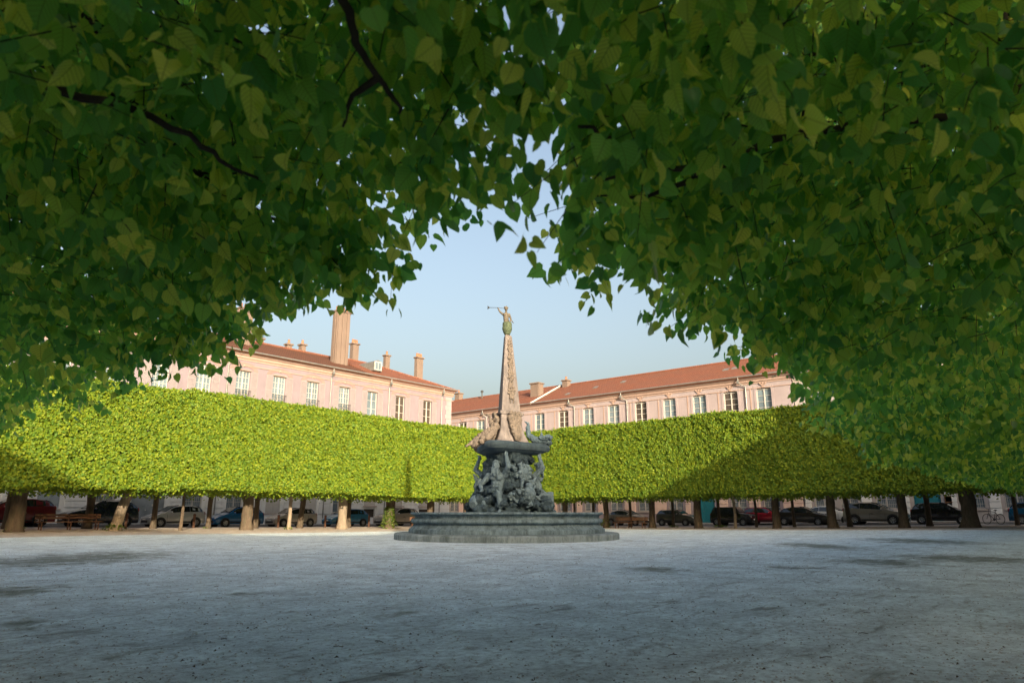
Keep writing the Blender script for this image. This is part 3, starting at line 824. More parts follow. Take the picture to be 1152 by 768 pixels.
for i, x in enumerate(top_b):
    lab = None
    rows = 4
    window(lb, x, TW, TZ0, TZ1, rows=5 if i < 9 else 3, sub=2 if i < 9 else 1, glass='glass' if i not in (10, 11) else 'glass_room', label=lab)
    a = MB()   # blind arch above
    n = 14; ro, ri = 1.32, .92
    for k in range(n):
        t0, t1 = PI*k/n, PI*(k+1)/n
        f = lambda r, t, zz: (x + r*math.cos(t), 12.95 + zz*math.sin(t))
        a.prism([f(ro,t0,.78), f(ro,t1,.78), f(ri,t1,.42), f(ri,t0,.42)], -.03, -.003)
    a.build('blind_arch', M['arch_pink'], lb)
    o_ = MB(); o_.ball((x, -.03, 13.42), (.10, .06, .12), 8); o_.ball((x-.13, -.02, 13.36), (.09, .04, .05), 8); o_.ball((x+.13, -.02, 13.36), (.09, .04, .05), 8); o_.build('ornament', M['cornice'], lb, True)
    li = MB(); li.bbox(x-TW/2-.1, x+TW/2+.1, -.075, -.003, TZ1+.004, TZ1+.09, .01); li.build('lintel', M['cornice'], lb)
    s1 = shutter(lb, x-TW/2-.70, x-TW/2-.04, TZ0, TZ1-.02); s2 = shutter(lb, x+TW/2+.04, x+TW/2+.70, TZ0, TZ1-.02)
    if i in (5, 7, 8, 6):
        r = MB(); r.box(x-.72, x+.72, -.17, -.14, 11.25, 11.29); r.box(x-.72, x+.72, -.165, -.145, 10.5, 10.53)
        for k in range(12): r.tube([(x-.7+1.4*k/11, -.155, 10.45), (x-.7+1.4*k/11, -.155, 11.26)], .010, 5)
        for k in range(4): r.lathe([(.12,-.01),(.12,.01),(.10,.01),(.10,-.01)], 12, (x-.48+.32*k, -.155, 10.95), axis='y', close=True)
        r.build('balcony_rail', M['iron'], lb)
for (x, w, a, b, k) in gf:
    if k == 'door':
        d = MB(); d.box(x-w/2+.01, x-.008, .2, .26, a, b); d.box(x+.008, x+w/2-.01, .2, .26, a, b)
        for s in (-1, 1):
            cx = x + s*w/4
            d.bbox(cx-.42, cx+.42, .165, .198, .3, 1.25, .02); d.bbox(cx-.42, cx+.42, .165, .198, 1.5, 3.2, .02)
        dd = d.build('door', M['door_grey'], lb)
        h = MB(); h.ball((x-.10, .15, 1.25), .045, 8); h.build('handle', M['white_paint'], dd); h = MB(); h.box(x+.32, x+.52, .152, .164, 1.55, 1.7); h.build('letter_plate', M['white_paint'], dd)
    elif k == 'shut':
        window(lb, x, w, a, b, bars=False)
        for s in (-1, 1):
            sh = MB(); x0, x1 = (x-w/2+.02, x-.006) if s < 0 else (x+.006, x+w/2-.02)
            sh.box(x0, x1, .03, .07, a+.01, b-.01)
            for z in np.arange(a+.12, b-.3, .56): sh.bbox(x0+.07, x1-.07, .012, .028, z, z+.44, .008)
            sh.build('shutter', M['white_paint'], lb)
    elif k == 'louvre':
        window(lb, x, w, a, b, bars=False)
        for s in (-1, 1): shutter(lb, x-w/2+.02 if s < 0 else x+.01, x-.01 if s < 0 else x+w/2-.02, a+.01, b-.01, 'shutter_blue', y=.02)
    else:
        window(lb, x, w, a, b, bars=(k == 'bars'), rows=3, sub=1)
for x in (43.8, 47.35, 51.0):
    b = MB(); b.box(x-.67, x+.67, .2, .23, .63, 1.41); bo = b.build('basement_window', M['glass_room'], lb)
    g = MB()
    for k in range(7): g.tube([(x-.6+1.2*k/6, .1, .63), (x-.6+1.2*k/6, .1, 1.41)], .014, 5)
    g.build('window_bars', M['iron'], bo)
cornice(lb, X0-.1, X1+.3, LZ)
for x in (14.2, 28.02, 38.37, 45.55, 53.15): downpipe(lb, x, LZ)
RZ, RY = 17.45, 6.2
EX = .5
slope(lb, (X0-.3,-EX,LZ-.05), (43.0,-EX,LZ-.05), (43.0,RY,RZ-.18), (X0-.3,RY,RZ-.18), 'tile_brown', 'brown tiled roof slope')
slope(lb, (43.02,-EX,LZ-.04), (X1+.5,-EX,LZ-.04), (48.2,RY,RZ), (43.02,RY,RZ), 'tile_orange', 'orange tiled roof slope with hipped end')
slope(lb, (X1+.5,-EX,LZ-.04), (X1+.5,DEP+.4,LZ-.04), (48.2,RY+.01,RZ), (48.2,RY,RZ), 'tile_orange')
slope(lb, (X0-.3,DEP+.4,LZ-.05), (X1+.5,DEP+.4,LZ-.05), (48.2,RY,RZ-.01), (X0-.3,RY,RZ-.01), 'tile_orange')
rc = MB(); rc.tube([(43.0, RY, RZ+.02), (48.2, RY, RZ+.03)], .11, 7); rc.tube([(48.2, RY, RZ+.03), (X1+.5, -EX, LZ+.0)], .09, 7); rc.tube([(X0, RY, RZ-.12), (43, RY, RZ-.12)], .11, 7); rc.build('ridge_tiles', M['tile_orange'], lb)
sf = MB(); sf.box(X0-.2, X1+.4, -.44, -.003, LZ-.12, LZ-.045); sf.build('soffit', M['cornice'], lb)
chimney(lb, 40.65, 42.3, 2.85, 3.6, 14.8, 21.5, 4, ribs=3)
chimney(lb, 46.4, 47.2, 7.6, 8.2, 16, 19.8, 3)
chimney(lb, 50.5, 51.1, 6.7, 7.2, 15, 19.0, 1)
chimney(lb, 53.6, 54.55, 4.7, 5.2, 15, 19.0, 3, ribs=0)
chimney(lb, 30.5, 31.8, 3.6, 4.4, 15, 19.6, 3, ribs=2)
for x in (34.2, 37.4): chimney(lb, x, x+.55, 6.5, 7.0, 16.8, 17.85, 1, cap=True)
chimney(lb, 39.0, 39.5, 6.4, 7.0, 16.8, 18.1, 1)
dm = MB(); dm.prism([(0,0),(1.1,0),(1.1,.95),(.55,1.2),(0,.95)], 0, 2.6); dmo = dm.build('dormer', M['zinc'], lb, loc=(44.7, 1.55, 15.62))
dp = MB(); dp.box(.18, .92, -.02, -.003, .18, .9); dpo = dp.build('dormer_window', M['glass'], dmo)
df = MB()
for (a, b, c, d) in ((.08,.18,.1,1.0),(.92,1.02,.1,1.0),(.18,.92,.1,.18),(.18,.92,.9,1.0),(.52,.58,.18,.9)): df.box(a, b, -.04, -.004, c, d)
df.build('frame', M['white_paint'], dpo)

# ---- right building: peach hall with segment-headed windows
RZe = 13.72
rb = empty('peach_hall', (64, 20.1, 0), R(-90)); tag(rb, 'long peach coloured building with arched windows and orange tiled roof behind the right trees', 'building')
# local x = 20.1 - world y ; runs to negative x
def rx(v): return 20.1 - v
XA, XB, DEP = rx(84), rx(20.1), 12.0
top_v = [22.73, 25.95, 29.2, 32.5, 35.85, 39.2, 42.5, 45.95, 49.4, 58.9, 62.1, 65.6, 69]
ops = []
RW, R0, R1_, AR = 1.42, 10.0, 12.42, .16
for v in top_v: ops.append((rx(v)-RW/2, rx(v)+RW/2, R0, R1_+AR))
gfv = [(22.9,1.5,'w'),(26.0,1.5,'w'),(29.45,2.2,'door'),(32.4,1.5,'w'),(35.9,1.5,'w'),(39.3,1.5,'w'),(42.6,1.5,'w'),(46,1.5,'w'),(49.4,1.5,'w'),(53,1.5,'w'),(56.4,1.5,'w'),(60,1.5,'w'),(63.5,1.5,'w'),(67,1.5,'w')]
for v, w, k in gfv: ops.append((rx(v)-w/2, rx(v)+w/2, 1.2 if k == 'w' else .14, 3.6))
w_ = MB(); wall_with_openings(w_, XA, XB, -.5, RZe, ops)
w_.quad((XA,0,-.5),(XA,DEP,-.5),(XA,DEP,RZe),(XA,0,RZe)); w_.quad((XB,0,-.5),(XB,0,RZe),(XB,DEP,RZe),(XB,DEP,-.5)); w_.quad((XA,DEP,-.5),(XB,DEP,-.5),(XB,DEP,RZe),(XA,DEP,RZe))
w_.build('wall', M['wall_peach'], rb)
segs = []; edges = sorted([(rx(v)-w/2-.24, rx(v)+w/2+.24) for v, w, k in gfv]); c = XA
for a, b in edges:
    if a - c > .35: segs.append((c+.05, a-.02))
    c = b
segs.append((c+.05, XB))
rustic(rb, segs, .95, 4.2, 'wall_peach_sun_tint')
sc_ = MB(); sc_.bbox(XA, XB, -.10, -.003, 4.28, 4.52, .03); sc_.bbox(XA, XB, -.08, -.003, 9.3, 9.5, .03); sc_.build('string_course', M['stone_pale'], rb)
for i, v in enumerate(top_v):
    x = rx(v)
    window(rb, x, RW, R0, R1_, rows=4, sub=1, arch=AR, glass='glass' if i % 3 != 1 else 'glass_room', sill=True)
    # infill of the opening above the segmental head, surround and crest
    n = 8; pts = [(x - RW/2 + RW*k/n, R1_ + AR*math.sin(PI*k/n)) for k in range(n+1)]
    s = MB()
    for k in range(n):
        (xa, za), (xb, zb_) = pts[k], pts[k+1]
        s.prism([(xa, za), (xb, zb_), (xb, R1_+AR+.16), (xa, R1_+AR+.16)], -.035, .14)
    s.box(x-RW/2-.22, x-RW/2-.001, -.035, -.003, R0-.1, R1_+AR+.16); s.box(x+RW/2+.001, x+RW/2+.22, -.035, -.003, R0-.1, R1_+AR+.16)
    s.build('window_surround', M['wall_peach'], rb)
    o_ = MB(); o_.prism([(x-.10, R1_+.12), (x+.10, R1_+.12), (x+.14, R1_+.5), (x-.14, R1_+.5)], -.10, -.037)
    for dx, dz in ((-.2,.42),(.2,.42),(-.28,.52),(.28,.52),(0,.56)): o_.ball((x+dx, -.07, R1_+dz), (.09,.06,.07), 7)
    o_.build('keystone', M['cornice'], rb)
    if i % 1 == 0:
        r = MB(); r.bbox(x-RW/2-.62, x-RW/2-.50, -.03, -.003, R0-.2, R1_+.15, .01); r.build('pilaster_strip', M['cornice'], rb)
for v, w, k in gfv:
    x = rx(v)
    if k == 'w': window(rb, x, w, 1.2, 3.6, rows=3, sub=1, bars=True)
    else:
        d = MB(); d.box(x-w/2+.01, x-.006, .16, .22, .15, 3.58); d.box(x+.006, x+w/2-.01, .16, .22, .15, 3.58)
        for s in (-1, 1):
            d.bbox(x+s*w/4-.36, x+s*w/4+.36, .13, .158, .35, 1.2, .02); d.bbox(x+s*w/4-.36, x+s*w/4+.36, .13, .158, 1.4, 3.3, .02)
        dd = d.build('door', M['door_teal'], rb); dd['label'] = 'teal double door'
        h = MB(); h.ball((x-.09, .1, 1.2), .04, 8); h.build('handle', M['zinc'], dd)
cornice(rb, XA, XB+.2, RZe)
for v in (24.4, 37.45, 44.35, 57.85): downpipe(rb, rx(v), RZe, elbow=-.55 if v != 57.85 else -.4)
rb_z, rb_y = 16.8, 6.0
slope(rb, (XA,-.5,RZe-.04), (rx(50.5),-.5,RZe-.04), (rx(50.5),rb_y,rb_z), (XA,rb_y,rb_z), 'tile_orange', 'smoother orange tiled roof slope left of the coping')
slope(rb, (rx(50.3),-.5,RZe-.04), (XB+.4,-.5,RZe-.04), (XB+.4,rb_y,rb_z-.05), (rx(50.3),rb_y,rb_z-.05), 'tile_orange', 'orange tiled roof slope right of the coping')
slope(rb, (XA,DEP+.4,RZe-.04), (XB+.4,DEP+.4,RZe-.04), (XB+.4,rb_y,rb_z-.06), (XA,rb_y,rb_z-.06), 'tile_orange')
gb = MB(); gb.prism([(0,0)], 0, 0) if False else None
gb.add([(XB-.002,0,RZe-.1),(XB-.002,DEP,RZe-.1),(XB-.002,rb_y,rb_z-.2)], [(0,1,2)]); gb.build('gable', M['wall_peach'], rb)
cp = MB(); a0 = Vector((rx(50.4),-.5,RZe+.02)); a1 = Vector((rx(50.4),rb_y,rb_z+.06)); cp.tube([a0, a1], .13, 4); cp.build('roof_coping', M['white_paint'], rb)
rc = MB(); rc.tube([(XA, rb_y, rb_z+.03), (XB+.4, rb_y, rb_z+.0)], .10, 7); rc.build('ridge_tiles', M['tile_orange'], rb)
sf = MB(); sf.box(XA, XB+.3, -.44, -.003, RZe-.12, RZe-.045); sf.build('soffit', M['cornice'], rb)
chimney(rb, rx(52.7), rx(51.4), 2.4, 3.4, 14, 16.75, 0)
chimney(rb, rx(49.8), rx(49.0), 5.2, 5.9, 16, 17.2, 1)
chimney(rb, rx(71.2), rx(70.3), 7.6, 8.4, 16, 18.2, 1)
vp = MB(); vp.tube([(rx(63.5), 5.2, 16.2), (rx(63.5), 5.2, 17.3)], .09, 8); vp.lathe([(.2, 0), (.2, .18), (.12, .26), (0, .26)], 10, (rx(63.5), 5.2, 17.28)); vp.build('roof_vent', M['iron'], rb)
for v, t in ((43.3, .5), (46.4, .3), (40.0, .62), (27.4, .5), (26.5, .52), (23.2, .62)):
    s = MB(); y = -.5 + 6.5*t; z = RZe - .04 + (rb_z - RZe)*t
    s.quad((rx(v)-.3, y, z+.06), (rx(v)+.3, y, z+.06), (rx(v)+.3, y+.5, z+.30), (rx(v)-.3, y+.5, z+.30)); s.box(rx(v)-.33, rx(v)+.33, y-.03, y, z-.02, z+.09)
    s.build('skylight', M['zinc'], rb)

# ---- pale stone house right of it
pb = empty('pale_stone_house', (64.06, 20.0, 0), R(-90)); tag(pb, 'pale grey stone house with barred ground floor windows behind the bicycle and cars at right', 'building')
def px_(v): return 20.0 - v
XA, XB, PZ = px_(20.0), px_(-13), 13.4
gfp = [(18.4,1.5,'w'),(16.3,1.3,'w'),(13.5,1.55,'w'),(10.55,1.9,'door'),(7.5,1.5,'w'),(4.7,1.5,'w'),(1.5,1.5,'w'),(-2,1.5,'w'),(-5.5,1.5,'w')]
ops = [(px_(v)-w/2, px_(v)+w/2, 1.38 if k == 'w' else .14, 3.6) for v, w, k in gfp]
tops = [17.6, 14.2, 10.6, 7.2, 3.8, .4, -3, -6.4]
ops += [(px_(v)-.7, px_(v)+.7, 9.9, 12.2) for v in tops]
w_ = MB(); wall_with_openings(w_, XA, XB, -.5, PZ, ops)
w_.quad((XA,0,-.5),(XA,DEP,-.5),(XA,DEP,PZ),(XA,0,PZ)); w_.quad((XB,0,-.5),(XB,0,PZ),(XB,DEP,PZ),(XB,DEP,-.5)); w_.quad((XA,DEP,-.5),(XB,DEP,-.5),(XB,DEP,PZ),(XA,DEP,PZ))
w_.build('wall', M['wall_pale'], pb)
segs = []; edges = sorted([(px_(v)-w/2-.24, px_(v)+w/2+.24) for v, w, k in gfp]); c = XA
for a, b in edges:
    if a - c > .35: segs.append((c+.05, a-.02))
    c = b
segs.append((c+.05, XB))
rustic(pb, segs, .95, 4.2, 'stone_grey')
for v, w, k in gfp:
    x = px_(v)
    if k == 'w': window(pb, x, w, 1.38, 3.6, rows=3, sub=1, bars=True)
    else:
        d = MB(); d.box(x-w/2+.01, x-.006, .16, .22, .15, 3.58); d.box(x+.006, x+w/2-.01, .16, .22, .15, 3.58)
        for s in (-1, 1):
            for z in (.35, 1.4, 2.5): d.bbox(x+s*w/4-.34, x+s*w/4+.34, .13, .158, z, z+.85, .02)
        dd = d.build('door', M['door_teal'], pb); dd['label'] = 'teal double door'
        h = MB(); h.ball((x-.09, .1, 1.2), .04, 8); h.build('handle', M['zinc'], dd)
for v in tops: window(pb, px_(v), 1.4, 9.9, 12.2, rows=4, sub=1)
sc_ = MB(); sc_.bbox(XA, XB, -.10, -.003, 4.28, 4.52, .03); sc_.build('string_course', M['stone_pale'], pb)
nb = MB(); nb.bbox(px_(9.35), px_(8.85), -.09, -.052, 1.55, 2.35, .015); nb.build('letter_box', simple('brown_metal', (.16,.085,.045), .5), pb)
cornice(pb, XA+.02, XB, PZ, 'stone_pale')
slope(pb, (XA,-.5,PZ-.04), (XB,-.5,PZ-.04), (XB,6,PZ+3.0), (XA,6,PZ+3.0), 'tile_orange')
slope(pb, (XA,DEP+.4,PZ-.04), (XB,DEP+.4,PZ-.04), (XB,6,PZ+2.99), (XA,6,PZ+2.99), 'tile_orange')

# ---- the two sides of the square behind the camera (they throw the evening shade)
def plain_house(name, loc, rz, L, ez, rise, dep, label, wallm, bays, roofm='tile_brown'):
    b = empty(name, loc, rz); tag(b, label, 'building')
    ops = []
    for x in bays:
        for z in (1.2, 5.6, 9.2):
            if z + 2 < ez - .8: ops.append((x-.65, x+.65, z, z+2.0))
    w = MB(); wall_with_openings(w, 0, L, -.5, ez, ops)
    w.quad((0,0,-.5),(0,dep,-.5),(0,dep,ez),(0,0,ez)); w.quad((L,0,-.5),(L,0,ez),(L,dep,ez),(L,dep,-.5)); w.quad((0,dep,-.5),(L,dep,-.5),(L,dep,ez),(0,dep,ez))
    if rise:
        w.add([(0,0,ez),(0,dep,ez),(0,dep/2,ez+rise-.15)], [(0,1,2)]); w.add([(L,0,ez),(L,dep,ez),(L,dep/2,ez+rise-.15)], [(0,1,2)])
    w.build('wall', M[wallm], b)
    g = MB()
    for o in ops: g.box(o[0]+.01, o[1]-.01, .2, .24, o[2]+.01, o[3]-.01)
    for k, o in enumerate(ops):
        gg = MB(); gg.box(o[0]+.01, o[1]-.01, .2, .24, o[2]+.01, o[3]-.01); go = gg.build('window', M['glass'], b)
    slope(b, (-.2,-.45,ez-.04), (L+.2,-.45,ez-.04), (L+.2,dep/2,ez+rise), (-.2,dep/2,ez+rise), roofm)
    slope(b, (-.2,dep+.45,ez-.04), (L+.2,dep+.45,ez-.04), (L+.2,dep/2,ez+rise-.01), (-.2,dep/2,ez+rise-.01), roofm)
    return b
# south side faces +Y: local x runs to world -X
plain_house('rendered_house', (23.5, -15, 0), R(180), 26, 11.6, 2.8, 12, 'cream rendered house with low roof closing the square behind the camera', 'wall_pale', [3+3.4*k for k in range(7)])
plain_house('rendered_house', (-2.6, -15, 0), R(180), 14.1, 10.7, 2.7, 12, 'lowest cream rendered house in the corner of the square behind the camera', 'wall_pale', [2.4+3.1*k for k in range(4)])
lt = empty('side_wing', (28.7, -15, 0), R(180)); tag(lt, 'narrow wing with a sloping roof between the two houses behind the camera', 'building')
lw = MB(); lw.prism([(0,-.5),(5.18,-.5),(5.18,12.9),(0,14.2)], 0, 10); lw.build('wall', M['wall_pale'], lt)
slope(lt, (0,-.3,14.25), (5.18,-.3,12.95), (5.18,10.2,12.95), (0,10.2,14.25), 'tile_brown')
plain_house('tall_house', (62, -15, 0), R(180), 33.2, 16.6, 2.6, 12, 'taller cream house right of the sloping wing behind the camera', 'wall_pinkwhite', [3+3.4*k for k in range(9)])
plain_house('west_house', (-16.8, -27, 0), R(90), 82, 13.8, 4.2, 12, 'long grey house on the left side of the square behind the camera', 'wall_pale', [4+3.5*k for k in range(22)])
# ------------------------------------------------------------------ fountain
def stone_streaked(name, c, dark, scale=1.2, amt=.85, bump=.5):
    m, nt, nd, lk = nmat(name)
    out = nd.new('ShaderNodeOutputMaterial'); p = nd.new('ShaderNodeBsdfPrincipled'); lk.new(p.outputs[0], out.inputs[0])
    tc = nd.new('ShaderNodeTexCoord'); v = tc.outputs['Object']
    n1 = noise_node(nd, lk, v, 2.2, 7, 0.7); r1 = ramp(nd, [(0.3, tuple(x*.75 for x in c)), (0.7, tuple(min(1, x*1.2) for x in c))]); lk.new(n1.outputs[0], r1.inputs[0])
    mp = nd.new('ShaderNodeMapping'); mp.inputs['Scale'].default_value = (1.9, 1.9, 0.55); lk.new(v, mp.inputs[0])
    n2 = noise_node(nd, lk, mp.outputs[0], scale, 9, 0.8, .12); r2 = ramp(nd, [(0.42, 0), (0.62, amt)]); lk.new(n2.outputs[0], r2.inputs[0])
    cc = mixc(nd, lk, r2.outputs[0], r1.outputs[0], dark)
    lk.new(cc, p.inputs['Base Color']); p.inputs['Roughness'].default_value = 0.85; p.inputs['Specular IOR Level'].default_value = .2
    b = nd.new('ShaderNodeBump'); b.inputs['Strength'].default_value = bump; b.inputs['Distance'].default_value = 0.06
    n3 = noise_node(nd, lk, v, 11, 8, 0.75); lk.new(n3.outputs[0], b.inputs['Height']); lk.new(b.outputs[0], p.inputs['Normal'])
    return m
M['basin'] = stone_streaked('weathered_basin_stone', (0.17, 0.24, 0.285), (0.03, 0.048, 0.056), 1.6)
M['step'] = stone_streaked('step_stone', (0.23, 0.285, 0.31), (0.065, 0.09, 0.095), 1.3)
M['rock'] = stone_streaked('dark_rock', (0.065, 0.105, 0.14), (0.018, 0.03, 0.042), 2.2, .8, .9)  # darkened so the rock colour carries the shade of its crevices
M['lead'] = stone_streaked('lead_figure', (0.16, 0.235, 0.30), (0.04, 0.065, 0.085), 4.0, .6, .25)  # lightened so the limbs carry painted highlights against the rock
M['slab'] = stone_streaked('slab_stone', (0.075, 0.115, 0.15), (0.03, 0.045, 0.06), 2.0, .7, .4)
M['obelisk'] = stone_streaked('warm_limestone', (0.205, 0.18, 0.178), (0.075, 0.07, 0.072), 2.4, .75, .4)
M['relief'] = stone_streaked('carved_limestone', (0.17, 0.14, 0.12), (0.07, 0.062, 0.055), 4.0, .7, .5)
M['patina'] = stone_streaked('green_patina', (0.085, 0.115, 0.075), (0.045, 0.055, 0.035), 4.0, .7, .3)
M['statue'] = stone_streaked('statue_stone', (0.12, 0.105, 0.088), (0.05, 0.05, 0.04), 5.0, .6, .2)
M['water'] = simple('water', (0.02, 0.03, 0.03), 0.05, var=.2, spec=.8)

FC = (23.6, 20.1, 0)
ft = empty('fountain', FC); tag(ft, 'stone fountain with round basin, river gods on rocks and an obelisk topped by a trumpeter', 'fountain')
TOC = R(220)
def az(phi): return TOC + R(phi)      # angle to the right of the line towards the camera
def pol(phi, r, z): a = az(phi); return (r*math.cos(a), r*math.sin(a), z)

s = MB(); s.lathe([(4.86, -.3), (4.87, .20), (4.84, .245), (4.79, .258), (3.9, .262)], 72); smooth_by_angle(s.build('step', M['step'], ft), 30)
b = MB()
prof = [(3.9, .262), (4.26, .264), (4.26, .40), (4.245, .43), (4.19, .45), (4.14, .50), (4.06, .57), (4.03, .61), (4.04, .64), (4.12, .66), (4.17, .70), (4.185, .75), (4.17, .80), (4.12, .84), (4.03, .86), (4.01, .90), (4.03, .945), (4.09, .99), (4.17, 1.015), (4.20, 1.03), (4.205, 1.07), (4.19, 1.095), (4.15, 1.105), (3.72, 1.105), (3.68, 1.08), (3.66, .4), (2.0, .38)]
b.lathe(prof, 80)
smooth_by_angle(b.build('basin', M['basin'], ft), 40)
jt = MB()
for k in range(16):
    a = 2*PI*k/16 + .1
    for (r, z0, z1) in ((4.263, .27, .42), (4.188, .70, .80), (4.208, 1.035, 1.065)):
        c, s_ = math.cos(a), math.sin(a); w = .006
        jt.add([(r*c - w*s_, r*s_ + w*c, z0), (r*c + w*s_, r*s_ - w*c, z0), (r*c + w*s_, r*s_ - w*c, z1), (r*c - w*s_, r*s_ + w*c, z1)], [(0,1,2,3)])
jt.build('stone_joint', M['iron'], ft)
w = MB(); w.lathe([(3.67, .84), (3.0, .842), (0.1, .842)], 48); w.build('water', M['water'], ft)

# rock core
rng = random.Random(11)
rk = MB()
for i in range(340):
    t = rng.random() ** 1.1
    z = .5 + 3.0*t
    rr = 1.78 - .78*t + .22*math.sin(6*t)
    ph = rng.uniform(0, 360)
    lobe = 1 + .13*math.cos(R(3*(ph+20)))
    x, y, _ = pol(ph, rr*lobe*rng.uniform(.78, 1.05), z)
    sz = rng.uniform(.16, .40)
    rot = Matrix.Rotation(rng.uniform(0, 6), 3, Vector((rng.uniform(-1,1), rng.uniform(-1,1), rng.uniform(-1,1))).normalized())
    rk.ball((x, y, z), (sz, sz*rng.uniform(.5, .9), sz*rng.uniform(.35, .7)), 7, rot=rot)
rk.lathe([(1.5, .4), (1.35, 1.2), (.95, 2.2), (.78, 3.2), (.95, 3.7)], 14)
sculpt(rk, 'rock', M['rock'], ft, .035, 1, .22, .30, .14)

def place(pts_fn): return pts_fn
def figure(phi, variant, name='river_god'):
    """bearded river god half seated against the rock, one arm raised under the slab"""
    rng = random.Random(variant)
    a = az(phi); ca, sa = math.cos(a), math.sin(a)
    def P(r, t, z): return Vector((r*ca - t*sa, r*sa + t*ca, z))     # r outward, t sideways
    sgn = -1 if variant % 2 else 1
    m = MB()
    pel = P(1.28, 0, 1.72); bel = P(1.30, .03*sgn, 2.02); che = P(1.22, .06*sgn, 2.46); nek = P(1.34, .05*sgn, 2.80); hd = P(1.46, .04*sgn, 3.03)
    m.cap(pel, bel, .27, .255); m.cap(bel, che, .255, .30)
    m.ball(che + Vector((0, 0, .08)), (.32, .32, .24), 12)
    for k in (-1, 1): m.ball(P(1.46, .14*k+.05*sgn, 2.52), (.15, .15, .12), 9)            # chest muscles
    for z in (2.0, 2.15, 2.28):
        for k in (-1, 1): m.ball(P(1.50, .07*k+.04*sgn, z), .075, 7)
    m.cap(che + Vector((0, 0, .12)), nek, .15, .13)
    m.ball(hd, (.165, .165, .205), 12)
    m.ball(P(1.62, .04*sgn, 3.02), .05, 7)                                               # nose
    m.ball(P(1.575, .04*sgn, 3.10), (.075, .075, .03), 7)                                # brow
    for k in range(9):                                                                   # beard locks
        x = rng.uniform(-.12, .12); m.cap(P(1.58, x+.04*sgn, 2.92), P(1.60+rng.uniform(-.03,.05), x*1.3+.04*sgn, 2.60+rng.uniform(-.05,.1)), .055, .025, 7)
    for k in range(16):                                                                  # hair
        t = rng.uniform(-PI, PI); q = rng.uniform(0, 1)
        m.ball(hd + Vector((0, 0, .10)) + (P(.0, 0, 0)) + Vector(((-.08*ca) + .15*math.cos(t)*(1-q*.5), (-.08*sa) + .15*math.sin(t)*(1-q*.5), .11*q)), .065, 7)
    # raised arm
    sh = P(1.22, .36*sgn, 2.66); el = P(1.50, .62*sgn, 2.98); ha = P(1.38, .48*sgn, 3.52)
    m.ball(sh, .17, 9); m.cap(sh, el, .145, .105); m.cap(el, ha, .11, .07); m.ball(ha, (.10, .08, .11), 8)
    for k in range(4): m.cap(ha, ha + P(0, (.02+.035*(k-1.5)), 0) - P(0,0,0) + Vector((ca*.06, sa*.06, .12)), .028, .022, 6)
    # resting arm
    sh2 = P(1.24, -.36*sgn, 2.60); el2 = P(1.46, -.66*sgn, 2.24); ha2 = P(1.80, -.46*sgn, 1.98)
    m.ball(sh2, .17, 9); m.cap(sh2, el2, .14, .10); m.cap(el2, ha2, .105, .065); m.ball(ha2, (.09, .09, .06), 8)
    for k in range(4): m.cap(ha2, ha2 + Vector((ca*.13, sa*.13, -.04)) + (P(0, .035*(k-1.5), 0)), .026, .02, 6)
    # legs
    h1 = P(1.36, .18*sgn, 1.70); k1 = P(1.92, .36*sgn, 1.86); f1 = P(1.90, .42*sgn, 1.22); t1 = P(2.10, .44*sgn, 1.12)
    h2 = P(1.36, -.18*sgn, 1.66); k2 = P(1.86, -.34*sgn, 1.52); f2 = P(1.98, -.26*sgn, .98); t2 = P(2.16, -.24*sgn, .90)
    for h, k, f, t in ((h1, k1, f1, t1), (h2, k2, f2, t2)):
        m.cap(h, k, .205, .13); m.ball(k, .13, 9); m.cap(k, k.lerp(f, .4), .12, .125); m.cap(k.lerp(f, .4), f, .125, .07); m.cap(f, t, .075, .055)
    # cloth across the lap
    for i in range(14):
        s0 = rng.uniform(-.3, .3); m.cap(P(1.36+rng.uniform(-.1,.2), s0, 1.82), P(1.62+rng.uniform(-.1,.15), s0*1.6, 1.30+rng.uniform(-.2,.2)), .075, .045, 7)
    o = sculpt(m, name, M['lead'], ft, .02, 2, .05, .12, .03)
    # urn under the resting hand
    u = MB(); c = P(1.86, -.70*sgn, 1.52)
    rot = Matrix.Rotation(R(-70), 3, Vector((-sa, ca, 0)))
    prof = [(.0,-.36),(.15,-.36),(.13,-.30),(.22,-.18),(.29,.0),(.27,.16),(.17,.28),(.15,.33),(.20,.38),(.17,.39),(.12,.33),(.0,.30)]
    mm = MB(); mm.lathe(prof, 20)
    u.add([c + rot @ Vector(p) for p in mm.v], mm.f)
    smooth_by_angle(u.build('urn', M['lead'], ft), 50)
    # water spilling from the urn, carved in the stone
    return o
figure(-20, 2); figure(100, 3); figure(-140, 4)

# shells, reeds, shield and drapery between the figures (facing the viewer)
cv = MB(); rng = random.Random(21)
for ph, r, z in ((30, 1.12, 2.75), (45, 1.25, 2.2), (20, 1.3, 1.6), (60, 1.35, 1.35), (150, 1.2, 2.2), (-80, 1.2, 2.3)):
    for i in range(16):
        q = rng.uniform(-1, 1); p = Vector(pol(ph + q*20, r + rng.uniform(-.05, .22), z + rng.uniform(-.3, .35)))
        d = Vector((rng.uniform(-.2, .2), rng.uniform(-.2, .2), rng.uniform(-.35, .2)))
        cv.cap(p, p + d, rng.uniform(.05, .12), rng.uniform(.02, .06), 7)
for ph in (38,):            # face mask and scroll under the slab
    c = Vector(pol(ph, 1.18, 2.75)); cv.ball(c, (.25, .25, .30), 10)
    for t in range(10):
        a = 2*PI*t/10; q = Vector(pol(ph, 1.30, 2.75)) + Vector((-math.sin(az(ph))*math.cos(a), math.cos(az(ph))*math.cos(a), math.sin(a)))*.30; cv.ball(q, .085, 7)
c = Vector(pol(42, 1.42, 1.85)); cv.ball(c, (.30, .30, .36), 10)
cv.ball(c + Vector((0,0,.36)), (.18,.18,.12), 9)
